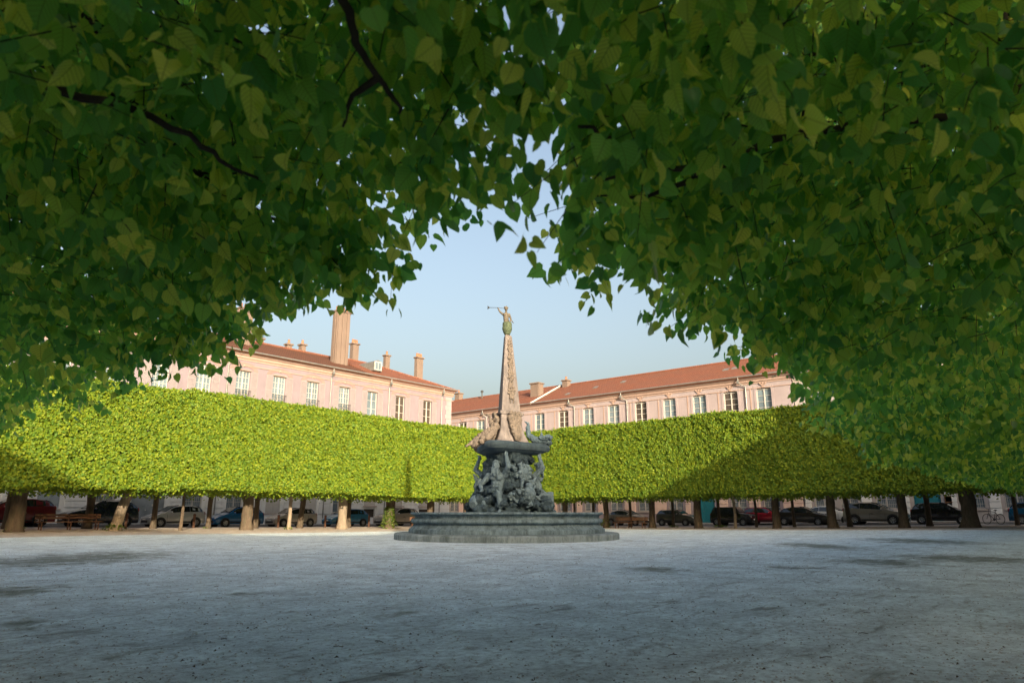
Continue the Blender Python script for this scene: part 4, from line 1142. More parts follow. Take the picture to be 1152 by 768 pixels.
sculpt(cv, 'carved_trophies', M['lead'], ft, .022, 1, .09, .12, .05)

# triangular slab with blunt corners
def tri(circ, cut, z, n=5, off=0):
    """triangle outline (corners at -20, 100, 220) whose corners are cut back and rounded"""
    pts = []
    cor = [-20+off, 100+off, 220+off]
    for i, c in enumerate(cor):
        P0 = Vector(pol(c, circ, 0)); A = Vector(pol(cor[i-1], circ, 0)); B = Vector(pol(cor[(i+1) % 3], circ, 0))
        a = P0 + (A-P0)*cut; b_ = P0 + (B-P0)*cut
        for k in range(n):
            t = k/(n-1); p = a*(1-t)**2 + P0*2*t*(1-t)*.62 + (a+b_)*.5*2*t*(1-t)*.38 + b_*t*t
            pts.append(Vector((p.x, p.y, z)))
    return pts
sl = MB()
sl.rings([tri(1.55, .18, 3.60), tri(1.80, .18, 3.63), tri(2.10, .18, 3.70), tri(2.14, .18, 3.735), tri(2.32, .17, 3.76), tri(2.39, .17, 3.83), tri(2.41, .17, 3.92), tri(2.37, .17, 4.01), tri(2.24, .17, 4.07), tri(2.16, .17, 4.10), tri(1.7, .17, 4.12)])
smooth_by_angle(sl.build('slab', M['slab'], ft), 40)

pd = MB()
pd.rings([tri(1.16, .10, 4.121, off=0), tri(1.10, .10, 4.22, off=0), tri(.98, .10, 4.40, off=0), tri(.85, .09, 4.62, off=0), tri(.77, .08, 4.9, off=0), tri(.74, .08, 5.34, off=0), tri(.83, .08, 5.38, off=0), tri(.86, .08, 5.44, off=0), tri(.86, .08, 5.50, off=0), tri(.73, .08, 5.54, off=0)])
smooth_by_angle(pd.build('pedestal', M['obelisk'], ft), 30)
ob = MB()
ob.rings([tri(.68, .06, 5.541, off=0), tri(.66, .06, 5.60, off=0), tri(.51, .06, 6.9, off=0), tri(.365, .07, 8.1, off=0), tri(.25, .08, 9.06, off=0), tri(.21, .1, 9.13, off=0), tri(.12, .2, 9.16, off=0)])
smooth_by_angle(ob.build('obelisk', M['obelisk'], ft), 30)
# carved garland hanging down each face
gl = MB(); rng = random.Random(31)
for fc in (40, 160):
    for i in range(150):
        z = 6.1 + 2.75*rng.random()
        tt = (z - 5.54) / 3.6
        circ = .67 - .43*tt; rin = circ*.5 + .02
        wid = (.13 + .10*math.sin((z-6.1)*4.4)**2) * (1 - .62*tt)
        s0 = rng.uniform(-wid, wid)
        a = az(fc); x = rin*math.cos(a) - s0*math.sin(a); y = rin*math.sin(a) + s0*math.cos(a)
        gl.ball((x + math.cos(a)*.02, y + math.sin(a)*.02, z), (rng.uniform(.04, .085),)*2 + (rng.uniform(.03, .09),), 6)
    for k in (-1, 1):
        a = az(fc); x = .36*math.cos(a) - k*.1*math.sin(a); y = .36*math.sin(a) + k*.1*math.cos(a)
        gl.cap((x, y, 6.35), (x*.98, y*.98, 5.9), .035, .02, 6)
sculpt(gl, 'garland', M['relief'], ft, .02, 0, .05, .06)
# shields with curled rims against the pedestal faces
for fc in (40, -80, 160):
    m = MB(); a = az(fc); ca, sa = math.cos(a), math.sin(a)
    def Q(s0, n, z): return Vector(((.50 + n)*ca - s0*sa, (.50 + n)*sa + s0*ca, z))
    rot = Matrix.Rotation(R(14), 3, Vector((sa, -ca, 0)))
    for (s0, z, rx_, rz_) in ((0, 4.98, .34, .36), (.02, 4.68, .27, .36), (.06, 4.42, .16, .26), (-.15, 5.18, .19, .16), (.2, 5.15, .17, .16)):
        n0 = .0 + (5.3 - z)*.20
        for k in range(12):
            t = 2*PI*k/12; m.ball(Q(s0 + rx_*.7*math.cos(t), n0, z + rz_*.7*math.sin(t)), .11, 7)
        m.ball(Q(s0, n0 - .02, z), (rx_*.75, rx_*.75, rz_*.75) if False else (.2, .2, rz_*.8), 9)
    for k in range(9): m.ball(Q(-.3 + .6*k/8, .10, 5.40 + .06*math.sin(k*2.2)), .075, 7)
    sculpt(m, 'shield', M['relief'], ft, .02, 1, .08, .10, .04)
# curled weapons and trophies lying out to the corners
def curl(phi, mat, seed, left):
    m = MB(); rng = random.Random(seed)
    if not left:
        pts = [pol(phi-6, .78, 5.12), pol(phi-2, .98, 5.02), pol(phi, .96, 4.78), pol(phi, 1.0, 4.5), pol(phi, 1.25, 4.30), pol(phi, 1.55, 4.24), pol(phi, 1.9, 4.2)]
        rr = [.03, .07, .10, .13, .16, .17, .19]
        m.tube(pts, rr, 10)
        for p, r in zip(pts, rr): m.ball(p, r, 8)
        for i in range(20):
            m.ball(pol(phi + rng.uniform(-9, 9), rng.uniform(1.5, 2.05), 4.22 + rng.uniform(-.08, .22)), rng.uniform(.07, .14), 7)
        m.cap(pol(phi-3, 1.62, 4.3), pol(phi-5, 1.55, 4.72), .10, .02, 7)
        m.cap(pol(phi+3, 1.8, 4.25), pol(phi+7, 2.05, 4.5), .09, .02, 7)
    else:
        for i in range(70):
            t = i/69
            r = .72 + 1.35*t; z = 4.95 - 1.05*t**.6 + rng.uniform(-.10, .12)
            m.ball(pol(phi + rng.uniform(-13, 13)*(1-.4*t), r, z), rng.uniform(.10, .19)*(1 - .35*t), 7)
        m.cap(pol(phi-12, .78, 4.9), pol(phi-20, .88, 5.35), .14, .05, 8)
        m.cap(pol(phi-20, .88, 5.35), pol(phi-34, 1.02, 5.42), .06, .03, 7)
        m.cap(pol(phi, 1.8, 4.12), pol(phi-3, 2.25, 3.86), .12, .04, 8)
    return sculpt(m, 'corner_trophy', M[mat], ft, .022, 1, .09, .12, .05)
curl(100, 'slab', 1, False); curl(-20-28, 'relief', 2, True); curl(220, 'relief', 3, True)  # right trophy takes the darker slab colour, painting in its shade

# figure on top: half-length winged trumpeter on a draped ball
st = MB()
st.ball((0, 0, 9.46), (.215, .215, .33), 14)
rng = random.Random(5)
for k in range(22):
    a = 2*PI*k/22; r0 = .17 + .02*(k % 2)
    st.cap((r0*math.cos(a), r0*math.sin(a), 9.74), (.205*math.cos(a+.2), .205*math.sin(a+.2), 9.44), .035, .03, 6)
    st.cap((.205*math.cos(a+.2), .205*math.sin(a+.2), 9.44), (.12*math.cos(a), .12*math.sin(a), 9.18), .035, .02, 6)
dr = sculpt(st, 'drapery', M['patina'], ft, .02, 2, .03, .08)
# directions: L = to the left in the photo, F = towards the viewer
Lv = Vector((math.cos(az(-90)), math.sin(az(-90)), 0)); Fv = Vector((math.cos(az(0)), math.sin(az(0)), 0)); U = Vector((0,0,1))
def S(l, f, z): return Lv*l + Fv*f + U*z
bd = MB()
bd.cap(S(.04,0,9.70), S(.06,.01,9.86), .125, .115); bd.cap(S(.06,.01,9.86), S(.055,.02,10.10), .115, .14)
bd.ball(S(.055,.02,10.14), (.16,.13,.11), 10)
bd.cap(S(.05,.02,10.18), S(.05,.04,10.34), .055, .05)
bd.ball(S(.05,.05,10.44), (.085,.085,.11), 12); bd.ball(S(.05,.135,10.43), .022, 6); bd.ball(S(.05,.10,10.38), (.05,.04,.03), 7)
for k in range(14):
    a = rng.uniform(0, 6.28); bd.ball(S(.05+.075*math.cos(a), -.01+.07*math.sin(a), 10.49+rng.uniform(-.03,.05)), .04, 6)
bd.ball(S(.19,.02,10.16), .065, 8); bd.cap(S(.19,.02,10.16), S(.34,.04,10.28), .058, .046); bd.cap(S(.34,.04,10.28), S(.43,.06,10.44), .046, .032); bd.ball(S(.44,.06,10.46), .038, 7)
bd.ball(S(-.09,.02,10.15), .065, 8); bd.cap(S(-.09,.02,10.15), S(-.17,.03,9.95), .058, .045); bd.cap(S(-.17,.03,9.95), S(-.14,.10,9.78), .045, .03); bd.ball(S(-.13,.12,9.76), .035, 7)
for k in range(5): bd.cap(S(-.15,.05,9.94), S(-.24-.02*k,.02,9.78-.015*k), .03, .012, 6)
for k in range(7): bd.cap(S(.02,-.06,10.12), S(-.10+.015*k,-.16,9.80-.03*k), .05, .02, 6)
body = sculpt(bd, 'statue', M['statue'], ft, .014, 2)
tp = MB(); tp.tube([S(.10,.12,10.42), S(.45,.08,10.475), S(.80,.06,10.485)], [.010,.011,.013], 8)
tp.tube([S(.80,.06,10.485), S(.85,.06,10.486), S(.90,.06,10.487), S(.925,.06,10.488)], [.013,.03,.065,.10], 12)
tp.build('trumpet', M['iron'], body)
# ------------------------------------------------------------------ cars
def paint(name, c, metal=0.0, rough=.25):
    return simple(name, c, rough, metal=metal, var=.06, scale=1.5, spec=.5, coat=.6, dirt=tuple(x*.7+.03 for x in c), dirt_amt=.25)
PAINT = {'red': paint('dark_red_paint', (0.17,0.018,0.022)), 'navy': paint('blue_black_paint', (0.012,0.020,0.032)), 'silver': paint('silver_grey_paint', (0.50,0.52,0.52), .25),
         'blue': paint('blue_paint', (0.015,0.11,0.27), .15), 'beige': paint('champagne_paint', (0.44,0.41,0.36), .25), 'skyblue': paint('light_blue_paint', (0.045,0.20,0.34), .15),
         'white': paint('white_paint_car', (0.62,0.63,0.64)), 'black': paint('black_paint', (0.013,0.013,0.014)), 'olive': paint('grey_green_paint', (0.105,0.105,0.085), .3),
         'brown': paint('dark_bronze_paint', (0.05,0.042,0.036), .2), 'gold': paint('grey_gold_paint', (0.30,0.28,0.24), .35), 'redb': paint('cherry_red_paint', (0.30,0.012,0.03)),
         'blueb': paint('petrol_blue_paint', (0.010,0.09,0.19), .1)}
M['car_glass'] = simple('car_glass', (0.012,0.016,0.02), 0.04, var=.2, spec=.9)
M['tyre'] = simple('tyre_rubber', (0.018,0.018,0.019), 0.85, var=.2)
M['rim'] = simple('alloy_rim', (0.36,0.37,0.38), 0.35, metal=.7, var=.15)
M['plastic'] = simple('black_plastic', (0.02,0.02,0.021), 0.6, var=.2)
M['lamp_clear'] = simple('lamp_glass', (0.55,0.57,0.58), 0.1, spec=.8)
M['lamp_red'] = simple('red_lamp', (0.28,0.012,0.01), 0.15, spec=.8)
M['plate'] = simple('number_plate', (0.6,0.6,0.58), 0.5)
# profile: x from the nose, belt height, top height, half-width factor
TYPES = {
 'hatch': dict(L=3.95, W=1.70, prof=[(0,.50,.52,.80),(.06,.62,.66,.90),(.30,.74,.78,.97),(.85,.90,.95,1),(1.02,.92,1.0,1),(1.72,.95,1.40,1),(2.1,.97,1.475,1),(2.75,.99,1.48,1),(3.30,1.0,1.42,1),(3.55,1.0,1.32,.98),(3.83,.98,1.02,.95),(3.92,.80,.84,.92),(3.95,.50,.52,.88)], A=(4,6), B=(8,10), wheels=(.75,3.22), r=.30),
 'mini': dict(L=3.70, W=1.68, prof=[(0,.50,.52,.82),(.05,.70,.74,.92),(.25,.84,.88,.97),(.95,.93,.97,1),(1.10,.94,1.02,1),(1.62,.96,1.36,1),(1.9,.97,1.40,1),(2.6,.99,1.40,1),(3.15,1.0,1.36,1),(3.40,1.0,1.28,.98),(3.62,.98,1.02,.96),(3.68,.75,.8,.92),(3.70,.5,.52,.88)], A=(4,6), B=(8,10), wheels=(.70,3.05), r=.30),
 'suv': dict(L=4.40, W=1.82, prof=[(0,.55,.57,.80),(.06,.78,.82,.90),(.32,.90,.95,.97),(1.05,1.02,1.08,1),(1.22,1.04,1.13,1),(1.98,1.08,1.56,1),(2.4,1.10,1.64,1),(3.1,1.13,1.64,1),(3.70,1.17,1.57,1),(4.00,1.19,1.46,.97),(4.28,1.16,1.20,.94),(4.36,.85,.9,.92),(4.40,.55,.57,.88)], A=(4,6), B=(8,10), wheels=(.88,3.52), r=.35),
 'sedan': dict(L=4.45, W=1.76, prof=[(0,.50,.52,.80),(.06,.64,.68,.90),(.32,.76,.80,.97),(1.05,.90,.95,1),(1.25,.92,1.0,1),(2.0,.95,1.38,1),(2.35,.96,1.44,1),(2.9,.97,1.44,1),(3.35,.98,1.36,1),(3.85,1.0,1.06,.98),(4.30,.98,1.02,.95),(4.42,.80,.84,.92),(4.45,.5,.52,.88)], A=(4,6), B=(8,9), wheels=(.85,3.52), r=.31),
 'boxy': dict(L=3.70, W=1.68, prof=[(0,.50,.52,.82),(.05,.74,.78,.92),(.22,.90,.94,.97),(.90,.98,1.02,1),(1.02,.99,1.06,1),(1.40,1.0,1.50,1),(1.7,1.0,1.56,1),(2.6,1.0,1.56,1),(3.25,1.0,1.54,1),(3.40,1.0,1.48,.98),(3.60,.98,1.04,.96),(3.68,.75,.8,.92),(3.70,.5,.52,.88)], A=(4,6), B=(8,10), wheels=(.68,3.05), r=.31)}
def make_car(kind, colr, loc, rz, label, group='cars parked round the square', roof=None):
    """nose towards local -X"""
    t = TYPES[kind]; pr = t['prof']; W = t['W']/2; L = t['L']
    root = empty('parked_car', loc, rz); tag(root, label, 'car', group)
    cx = L/2
    def sec(x, zb, zt, f):
        up = zt - zb > .12
        wt = W*f*(.74 if up else .93); lo = .21
        hw = W*f
        return [(x-cx, s*y, z) for s, y, z in ((1,0,lo),(1,hw*.86,lo),(1,hw*.97,lo+.12),(1,hw,min(.55,zb-.03)),(1,hw*.97,zb),(1,wt,zt-.03 if up else zt-.01),(1,wt*.8,zt+.005),(1,0,zt+.03))]
    full = []
    for p in pr:
        h = sec(*p); full.append(h + [(x, -y, z) for x, y, z in h[-2:0:-1]])
    b = MB(); b.rings(full)
    body = b.build('body', PAINT[colr], root); smooth_by_angle(body, 32)
    S_ = [sec(*p) for p in pr]
    def lerp(a, c, t): return tuple(a[i] + (c[i]-a[i])*t for i in range(3))
    def panel(mb, A, B, C, D, u0, u1, v0, v1, off):
        q = []
        for u, v in ((u0,v0),(u1,v0),(u1,v1),(u0,v1)):
            q.append(Vector(lerp(lerp(A,B,u), lerp(D,C,u), v)))
        n = (q[1]-q[0]).cross(q[3]-q[0]).normalized()
        cen = sum(q, Vector())/4
        if n.dot(cen - Vector((0,0,.8))) < 0: n = -n
        o = [p + n*off for p in q]; i_ = [p - n*.01 for p in q]
        mb.add(o + i_, [(0,1,2,3),(0,4,5,1),(1,5,6,2),(2,6,7,3),(3,7,4,0)])
    a0, a1 = t['A']; b0, b1 = t['B']
    # side windows
    for s in (1, -1):
        cells = list(range(a0, b1 if t is not TYPES['sedan'] else b1))
        g = MB(); n_done = 0
        for i in cells:
            A, B, C, D = S_[i][4], S_[i+1][4], S_[i+1][5], S_[i][5]
            A, B, C, D = [(p[0], p[1]*s, p[2]) for p in (A, B, C, D)]
            u0 = .55 if i == a0 else .0; u1 = .45 if i == cells[-1] else 1.0
            mid = (i - a0) in (3,)
            panel(g, A, B, C, D, u0 + (.05 if mid else 0), u1, .10, .90, .008)
        g.build('side_window', M['car_glass'], root)
    def across(mb, i0, i1, u0, u1, off=.008, w=.86):
        A = [S_[i0][4], S_[i0][5]]; 
        p0 = S_[i0]; p1 = S_[i1]
        def at(p, y, k=6): return (p[k][0], y, p[k][2] + .012)
        y0 = p0[5][1]*w; y1 = p1[5][1]*w
        q0l, q0r, q1l, q1r = at(p0, y0), at(p0, -y0), at(p1, y1), at(p1, -y1)
        panel(mb, q0r, q1r, q1l, q0l, u0, u1, 0.02, .98, off + .02)
    g = MB()
    for i in range(a0, a1): across(g, i, i+1, .10 if i == a0 else 0, .8 if i == a1-1 else 1)
    g.build('windscreen', M['car_glass'], root)
    g = MB()
    for i in range(b0, b1): across(g, i, i+1, .25 if i == b0 else 0, .85 if i == b1-1 else 1)
    g.build('rear_window', M['car_glass'], root)
    r = t['r']
    for wx in t['wheels']:
        for s in (1, -1):
            ar = MB(); ar.lathe([(0, 0), (r+.075, 0), (r+.075, .012), (0, .012)], 24, (wx-cx, s*W*1.0 - (.008 if s > 0 else .004), r+.0), axis='y')
            ar.build('wheel_arch', M['plastic'], root)
            wy = s*(W-.10)
            w = MB(); w.lathe([(r*.62,-.10),(r*.9,-.105),(r,-.07),(r,.07),(r*.9,.105),(r*.62,.10)], 24, (0,0,0), axis='y', close=True)
            wo = w.build('wheel', M['tyre'], root, True, loc=(wx-cx, wy+s*.045, r))
            rm = MB(); y = s*.075
            rm.lathe([(0,y),(.06,y+.012*s),(.075,y)], 12, axis='y')
            rm.lathe([(r*.56,y),(r*.64,y+.02*s),(r*.645,y-.02*s),(r*.55,y-.02*s)], 24, axis='y', close=True)
            for k in range(7):
                a = 2*PI*k/7; c, s2 = math.cos(a), math.sin(a); ww = .03
                rm.add([(.05*c - ww*s2, y, .05*s2 + ww*c), (.05*c + ww*s2, y, .05*s2 - ww*c), (r*.58*c + ww*s2, y+.004*s, r*.58*s2 - ww*c), (r*.58*c - ww*s2, y+.004*s, r*.58*s2 + ww*c)], [(0,1,2,3)])
            rm.build('rim', M['rim'], wo)
    for s in (1, -1):
        h = MB(); x = pr[1][0]+.02-cx; h.ball((x+.13, s*W*.72, pr[1][1]-.0), (.20,.16,.085), 10); h.build('headlight', M['lamp_clear'], root, True)
        h = MB(); x = L-cx-.09; h.ball((x-.02, s*W*.80, pr[-3][1]-.10), (.11,.11,.17), 10); h.build('tail_light', M['lamp_red'], root, True)
        mr = MB(); mr.ball((pr[4][0]+.38-cx, s*(W+.09), pr[4][1]+.09), (.07,.11,.075), 9); mr.cap((pr[4][0]+.38-cx, s*(W-.08), pr[4][1]+.02), (pr[4][0]+.38-cx, s*(W+.06), pr[4][1]+.07), .025, .025, 6); mr.build('mirror', PAINT[colr], root, True)
        tr = MB(); tr.box(t['wheels'][0]+r+.1-cx, t['wheels'][1]-r-.1-cx, s*W*.985, s*(W*.985+.022), .30, .38); tr.build('side_trim', M['plastic'], root)
        for x in (pr[4][0]+.16, pr[4][0]+1.22, pr[4][0]+2.0):
            dl = MB(); dl.box(x-cx-.006, x-cx+.006, s*(W-.012), s*(W+.003), .42, .86); dl.build('door_seam', M['plastic'], root)
        x = pr[4][0]+1.08
        dl = MB(); dl.box(x-cx-.09, x-cx+.09, s*(W-.02), s*(W+.018), .80, .83); dl.build('door_handle', M['plastic'], root)
    bp = MB(); bp.bbox(-cx-.012, -cx+.05, -W*.62, W*.62, .30, .46, .01); bp.build('grille', M['plastic'], root)
    for x in (-cx-.03, L-cx+.012):
        p = MB(); p.box(x, x+.014, -.26, .26, .47 if x < 0 else .62, .57 if x < 0 else .72); p.build('number_plate', M['plate'], root)
    if roof:
        rr = MB()
        for s in (1, -1): rr.tube([(pr[6][0]-cx-.1, s*W*.62, pr[6][2]+.05), (pr[7][0]-cx+.5, s*W*.62, pr[7][2]+.04)], .022, 6)
        rr.build('roof_rail', M[roof], root)
    return root

def lcar(kind, colr, u0, label, v=50.9, **k):
    L = TYPES[kind]['L']; u = u0 + L/2
    return make_car(kind, colr, (u, v, gz(u, v)+.006), 0, label, **k)
def rcar(kind, colr, v_nose, label, u=59.6, **k):
    """nose towards -Y (right in the photo)"""
    L = TYPES[kind]['L']; v = v_nose + L/2
    return make_car(kind, colr, (u, v, gz(u, v)+.006), R(90), label, **k)
lcar('suv', 'red', 11.0, 'dark red car half hidden by the leftmost trunk')
lcar('suv', 'navy', 15.95, 'blue black car with roof rails behind the long left bench', roof='zinc')
lcar('hatch', 'silver', 21.05, 'small silver grey hatchback in front of the big grey double door')
lcar('hatch', 'blue', 25.9, 'blue compact car behind the thick double trunk on the left', kind_=None) if False else lcar('hatch', 'blue', 25.75, 'blue compact car behind the thick double trunk on the left')
lcar('hatch', 'beige', 30.6, 'champagne coloured hatchback between two slim sunlit trunks')
lcar('hatch', 'skyblue', 36.0, 'light blue hatchback right of a broad pale trunk')
lcar('suv', 'beige', 41.6, 'pale champagne car behind the leafy trunk beside the fountain basin')
rcar('sedan', 'gold', 33.3, 'grey gold saloon car behind the wooden bench right of the fountain', u=59.8)
rcar('mini', 'olive', 28.2, 'small grey green rounded car left of the teal door')
rcar('boxy', 'black', 22.9, 'upright black car parked in front of the teal door')
rcar('hatch', 'redb', 20.2, 'cherry red hatchback partly hidden on the far side of the street', u=62.4) if False else rcar('hatch', 'redb', 20.6, 'cherry red hatchback partly hidden between two dark cars', u=61.5)
rcar('sedan', 'brown', 16.6, 'dark bronze hatchback ahead of the red car')
rcar('sedan', 'white', 15.2, 'light grey car showing just beyond the dark bronze one', u=62.2)
rcar('suv', 'gold', 11.2, 'grey gold crossover with dark windows between two thick trunks', u=59.6)
rcar('hatch', 'black', 6.9, 'black hatchback with light wheels beside the big leaning trunk', u=59.2)
rcar('hatch', 'blueb', 1.0, 'petrol blue car cut off by the right edge', u=59.2)

# ------------------------------------------------------------------ street furniture
M['wood'] = simple('bench_wood', (0.20, 0.10, 0.055), 0.7, var=.35, scale=6, stretch=(.4, 4, 4), dirt=(.10,.075,.06))
M['rust'] = simple('corten_post', (0.13, 0.065, 0.04), 0.8, var=.3)
def bench(loc, rz, L, label):
    root = empty('bench', loc, rz); tag(root, label, 'bench', 'benches under the trees')
    for k, y in enumerate((-.44, -.30, -.16)): 
        m = MB(); m.bbox(-L/2, L/2, y, y+.12, .42, .465, .008); m.build('seat_plank', M['wood'], root)
    for k, z in enumerate((.60, .76)):
        m = MB(); m.bbox(-L/2, L/2, .06, .10, z, z+.12, .008); m.build('back_plank', M['wood'], root)
    for x in (-L/2+.25, L/2-.25) if L < 2.6 else (-L/2+.25, 0, L/2-.25):
        m = MB(); m.box(x-.03, x+.03, -.45, .05, .36, .418); m.box(x-.03, x+.03, -.43, -.37, -.05, .36); m.box(x-.03, x+.03, .0, .058, -.05, .88); m.build('leg', M['rust'], root)
    return root
bench((14.8, 45.9, gz(14.8, 45.9)), 0, 3.4, 'long low wooden bench behind the leftmost trunk')
bench((42.6, 46.2, gz(42.6, 46.2)), 0, 2.6, 'sunlit orange brown bench left of the fountain basin')
bench((50.4, 29.6, gz(50.4, 29.6)), R(90) + PI, 3.0, 'brown wooden bench right of the fountain basin')
def bollard(x, y, label):
    m = MB(); m.lathe([(.085, -.1), (.085, .82), (.10, .83), (.10, .90), (.07, .95), (.0, .97)], 12)
    root = m.build('bollard', M['rust'], None, True, loc=(x, y, gz(x, y))); tag(root, label, 'bollard', 'bollards along the left street')
bollard(13.1, 47.9, 'brown bollard at the rear of the dark red car')
bollard(23.44, 48.6, 'brown bollard before the rear wheel of the silver hatchback')
bollard(30.0, 48.6, 'brown bollard in front of the nose of the champagne hatchback')
bollard(34.26, 48.6, 'brown bollard between the champagne and light blue hatchbacks')
bollard(38.72, 48.6, 'brown bollard behind the light blue hatchback')
bollard(18.6, 47.6, 'brown bollard left of the leaning pale trunk')
bollard(56.0, 30.6, 'slim brown bollard left of the grey green rounded car')

def bicycle(loc, rz, label):
    root = empty('bicycle', loc, rz); tag(root, label, 'bicycle')
    r = .33
    for x in (-.52, .52):
        w = MB(); n = 28
        ring = [(r*math.cos(2*PI*k/n), 0, r*math.sin(2*PI*k/n)) for k in range(n+1)]
        w.tube(ring, .020, 6, cap=False)
        wo = w.build('wheel', M['tyre'], root, True, loc=(x, 0, r))
        s = MB()
        for k in range(12):
            a = 2*PI*k/12; s.tube([(0,0,0), (r*.97*math.cos(a), 0, r*.97*math.sin(a))], .0035, 4)
        s.build('spokes', M['rim'], wo)
    f = MB()
    bb = (-.05, 0, .30); st = (-.18, 0, .78); hd = (.34, 0, .84); rear = (-.52, 0, r); fr = (.52, 0, r); hb = (.36, 0, .72)
    for a, b in ((bb, st), (st, hd), (bb, hb), (hb, hd), (st, rear), (bb, rear), (hb, fr)): f.tube([a, b], .019, 7)
    f.build('frame', M['iron'], root)
    s = MB(); s.ball((-.20, 0, .90), (.13, .075, .04), 9); s.tube([st, (-.20, 0, .9)], .014, 6); s.build('saddle', M['plastic'], root, True)
    h = MB(); h.tube([hd, (.33, 0, .98)], .016, 6); h.tube([(.22, -.27, 1.0), (.33, -.12, .99), (.33, .12, .99), (.22, .27, 1.0)], .014, 6); h.build('handlebar', M['iron'], root)
    p = MB(); p.lathe([(.09, -.01), (.09, .01)], 14, bb, axis='y'); p.tube([bb, (-.05, .08, .30), (.08, .08, .18)], .012, 5); p.tube([bb, (-.05, -.08, .30), (-.18, -.08, .42)], .012, 5); p.build('crank', M['iron'], root)
    return root
bo = bicycle((57.2, 5.7, gz(57.2, 5.7)+.01), R(60), 'dark bicycle leaning in the gap between the big trunk and the blue car')
bo.rotation_euler = (R(4), 0, R(52))
# ------------------------------------------------------------------ clipped trees round the square
FZ0, FZ1 = 2.52, 8.22
front = [hedge_crown('crown', 4.0, -3.5, .7, FZ0, FZ1, {'front': 520, 'bottom': 300, 'top': 220}, s) for s in (1, 2, 3)]
backm = [hedge_crown('crown', 4.0, -2.6, .1, FZ0-.05, FZ1-.1, {'back': 170, 'bottom': 150, 'top': 90}, s, 1.0, .15) for s in (4, 5)]
def clipped_tree(x, y, rz, r, span, meshes, k, label, group, lean=(0, 0), young=False, bark='bark', sh=None, z1s=1.0):
    """span = (lo, hi) extent of the crown along the row relative to the trunk"""
    rng = random.Random(int(x*97 + y*13))
    root = empty('clipped_linden', (x, y, gz(x, y)), rz); tag(root, label, 'tree', group)
    trunk(rng, r, lean, 3.1, limbs=4 if not young else 3, young=young, spread=.9).build('trunk', M[bark], root, True)
    c = link_mesh('crown', meshes[k % len(meshes)], root)
    w = span[1] - span[0]
    c.scale = ((w + .06)/4.0 * (-1 if (k // 2) % 2 else 1), 1, z1s); c.location = ((span[0]+span[1])/2 + lean[0]*0, rng.uniform(-.05, .05), rng.uniform(-.09, .07) - gz(x, y)*.6)
    if sh: shoots(rng, *sh, 'shoots', root)
    return root
def row(items, axis, other, rz, meshes, group):
    """items: (pos along the row, radius, label, options)"""
    for i, (p, r, lab, o) in enumerate(items):
        lo = items[i-1][0] if i else p - 4; hi = items[i+1][0] if i < len(items)-1 else p + 4
        a, b = (lo - p)/2, (hi - p)/2
        x, y = (p, other) if axis == 'x' else (other, p)
        if axis == 'y': a, b = -b, -a
        clipped_tree(x, y, rz, r, (a, b), meshes, i, lab, group, **o)
GL, GR = 'clipped lindens of the left hedge', 'clipped lindens of the right hedge'
row([(7.6, .30, 'clipped linden at the hidden left end of the hedge', {}),
     (11.7, .36, 'clipped linden with the thick shaded trunk leftmost in the photo, ivy at its foot', dict(sh=(160, .5, .9))),
     (16.6, .27, 'clipped linden with a leaning trunk pale in its lower half, weeds at the foot', dict(lean=(.75, 0), bark='bark_pale', sh=(200, .75, .35))),
     (20.4, .10, 'young clipped linden with a pole-thin trunk before the nose of the silver hatchback', dict(young=True)),
     (24.8, .34, 'clipped linden with the thick double trunk in front of the blue compact car', {}),
     (28.0, .14, 'slim pale clipped linden before the bonnet of the champagne hatchback', dict(young=True, bark='bark_pale', sh=(40, .35, .15))),
     (32.5, .33, 'clipped linden with the broad pale trunk before the nose of the light blue hatchback', dict(bark='bark_pale')),
     (37.05, .27, 'clipped linden with a bush of yellow-green shoots round its trunk', dict(sh=(1100, .75, 1.7))),
     (41.6, .25, 'clipped linden half hidden by the left rim of the fountain basin', {}),
     (46.0, .25, 'clipped linden seen just left of the fountain rocks', {}),
     (50.2, .25, 'clipped linden in the far corner behind the fountain rocks', {})], 'x', 44.0, 0, front, GL)
row([(8.0, .18, 'second-row linden behind the hidden left end of the hedge', {}),
     (12.2, .2, 'second-row linden behind the leftmost trunk', {}),
     (16.3, .22, 'second-row linden with a dark upright trunk over the long left bench', {}),
     (20.2, .16, 'second-row linden in line with the big grey double door', {}),
     (23.9, .15, 'second-row linden with a thin dark trunk and pale foot right of the silver hatchback', dict(sh=(30, .3, .12))),
     (27.4, .18, 'second-row linden behind the blue compact car', {}),
     (31.1, .2, 'second-row linden with a dark slanting trunk in front of the champagne hatchback', dict(lean=(.3, 0))),
     (35.6, .22, 'second-row linden close right of the broad pale trunk', {}),
     (40.3, .2, 'second-row linden behind the shoot-covered trunk', {}),
     (45, .2, 'second-row linden behind the sunlit bench', {}),
     (49.4, .22, 'second-row linden just left of the fountain, before the sunlit pink wall', {})], 'x', 47.4, 0, backm, GL)
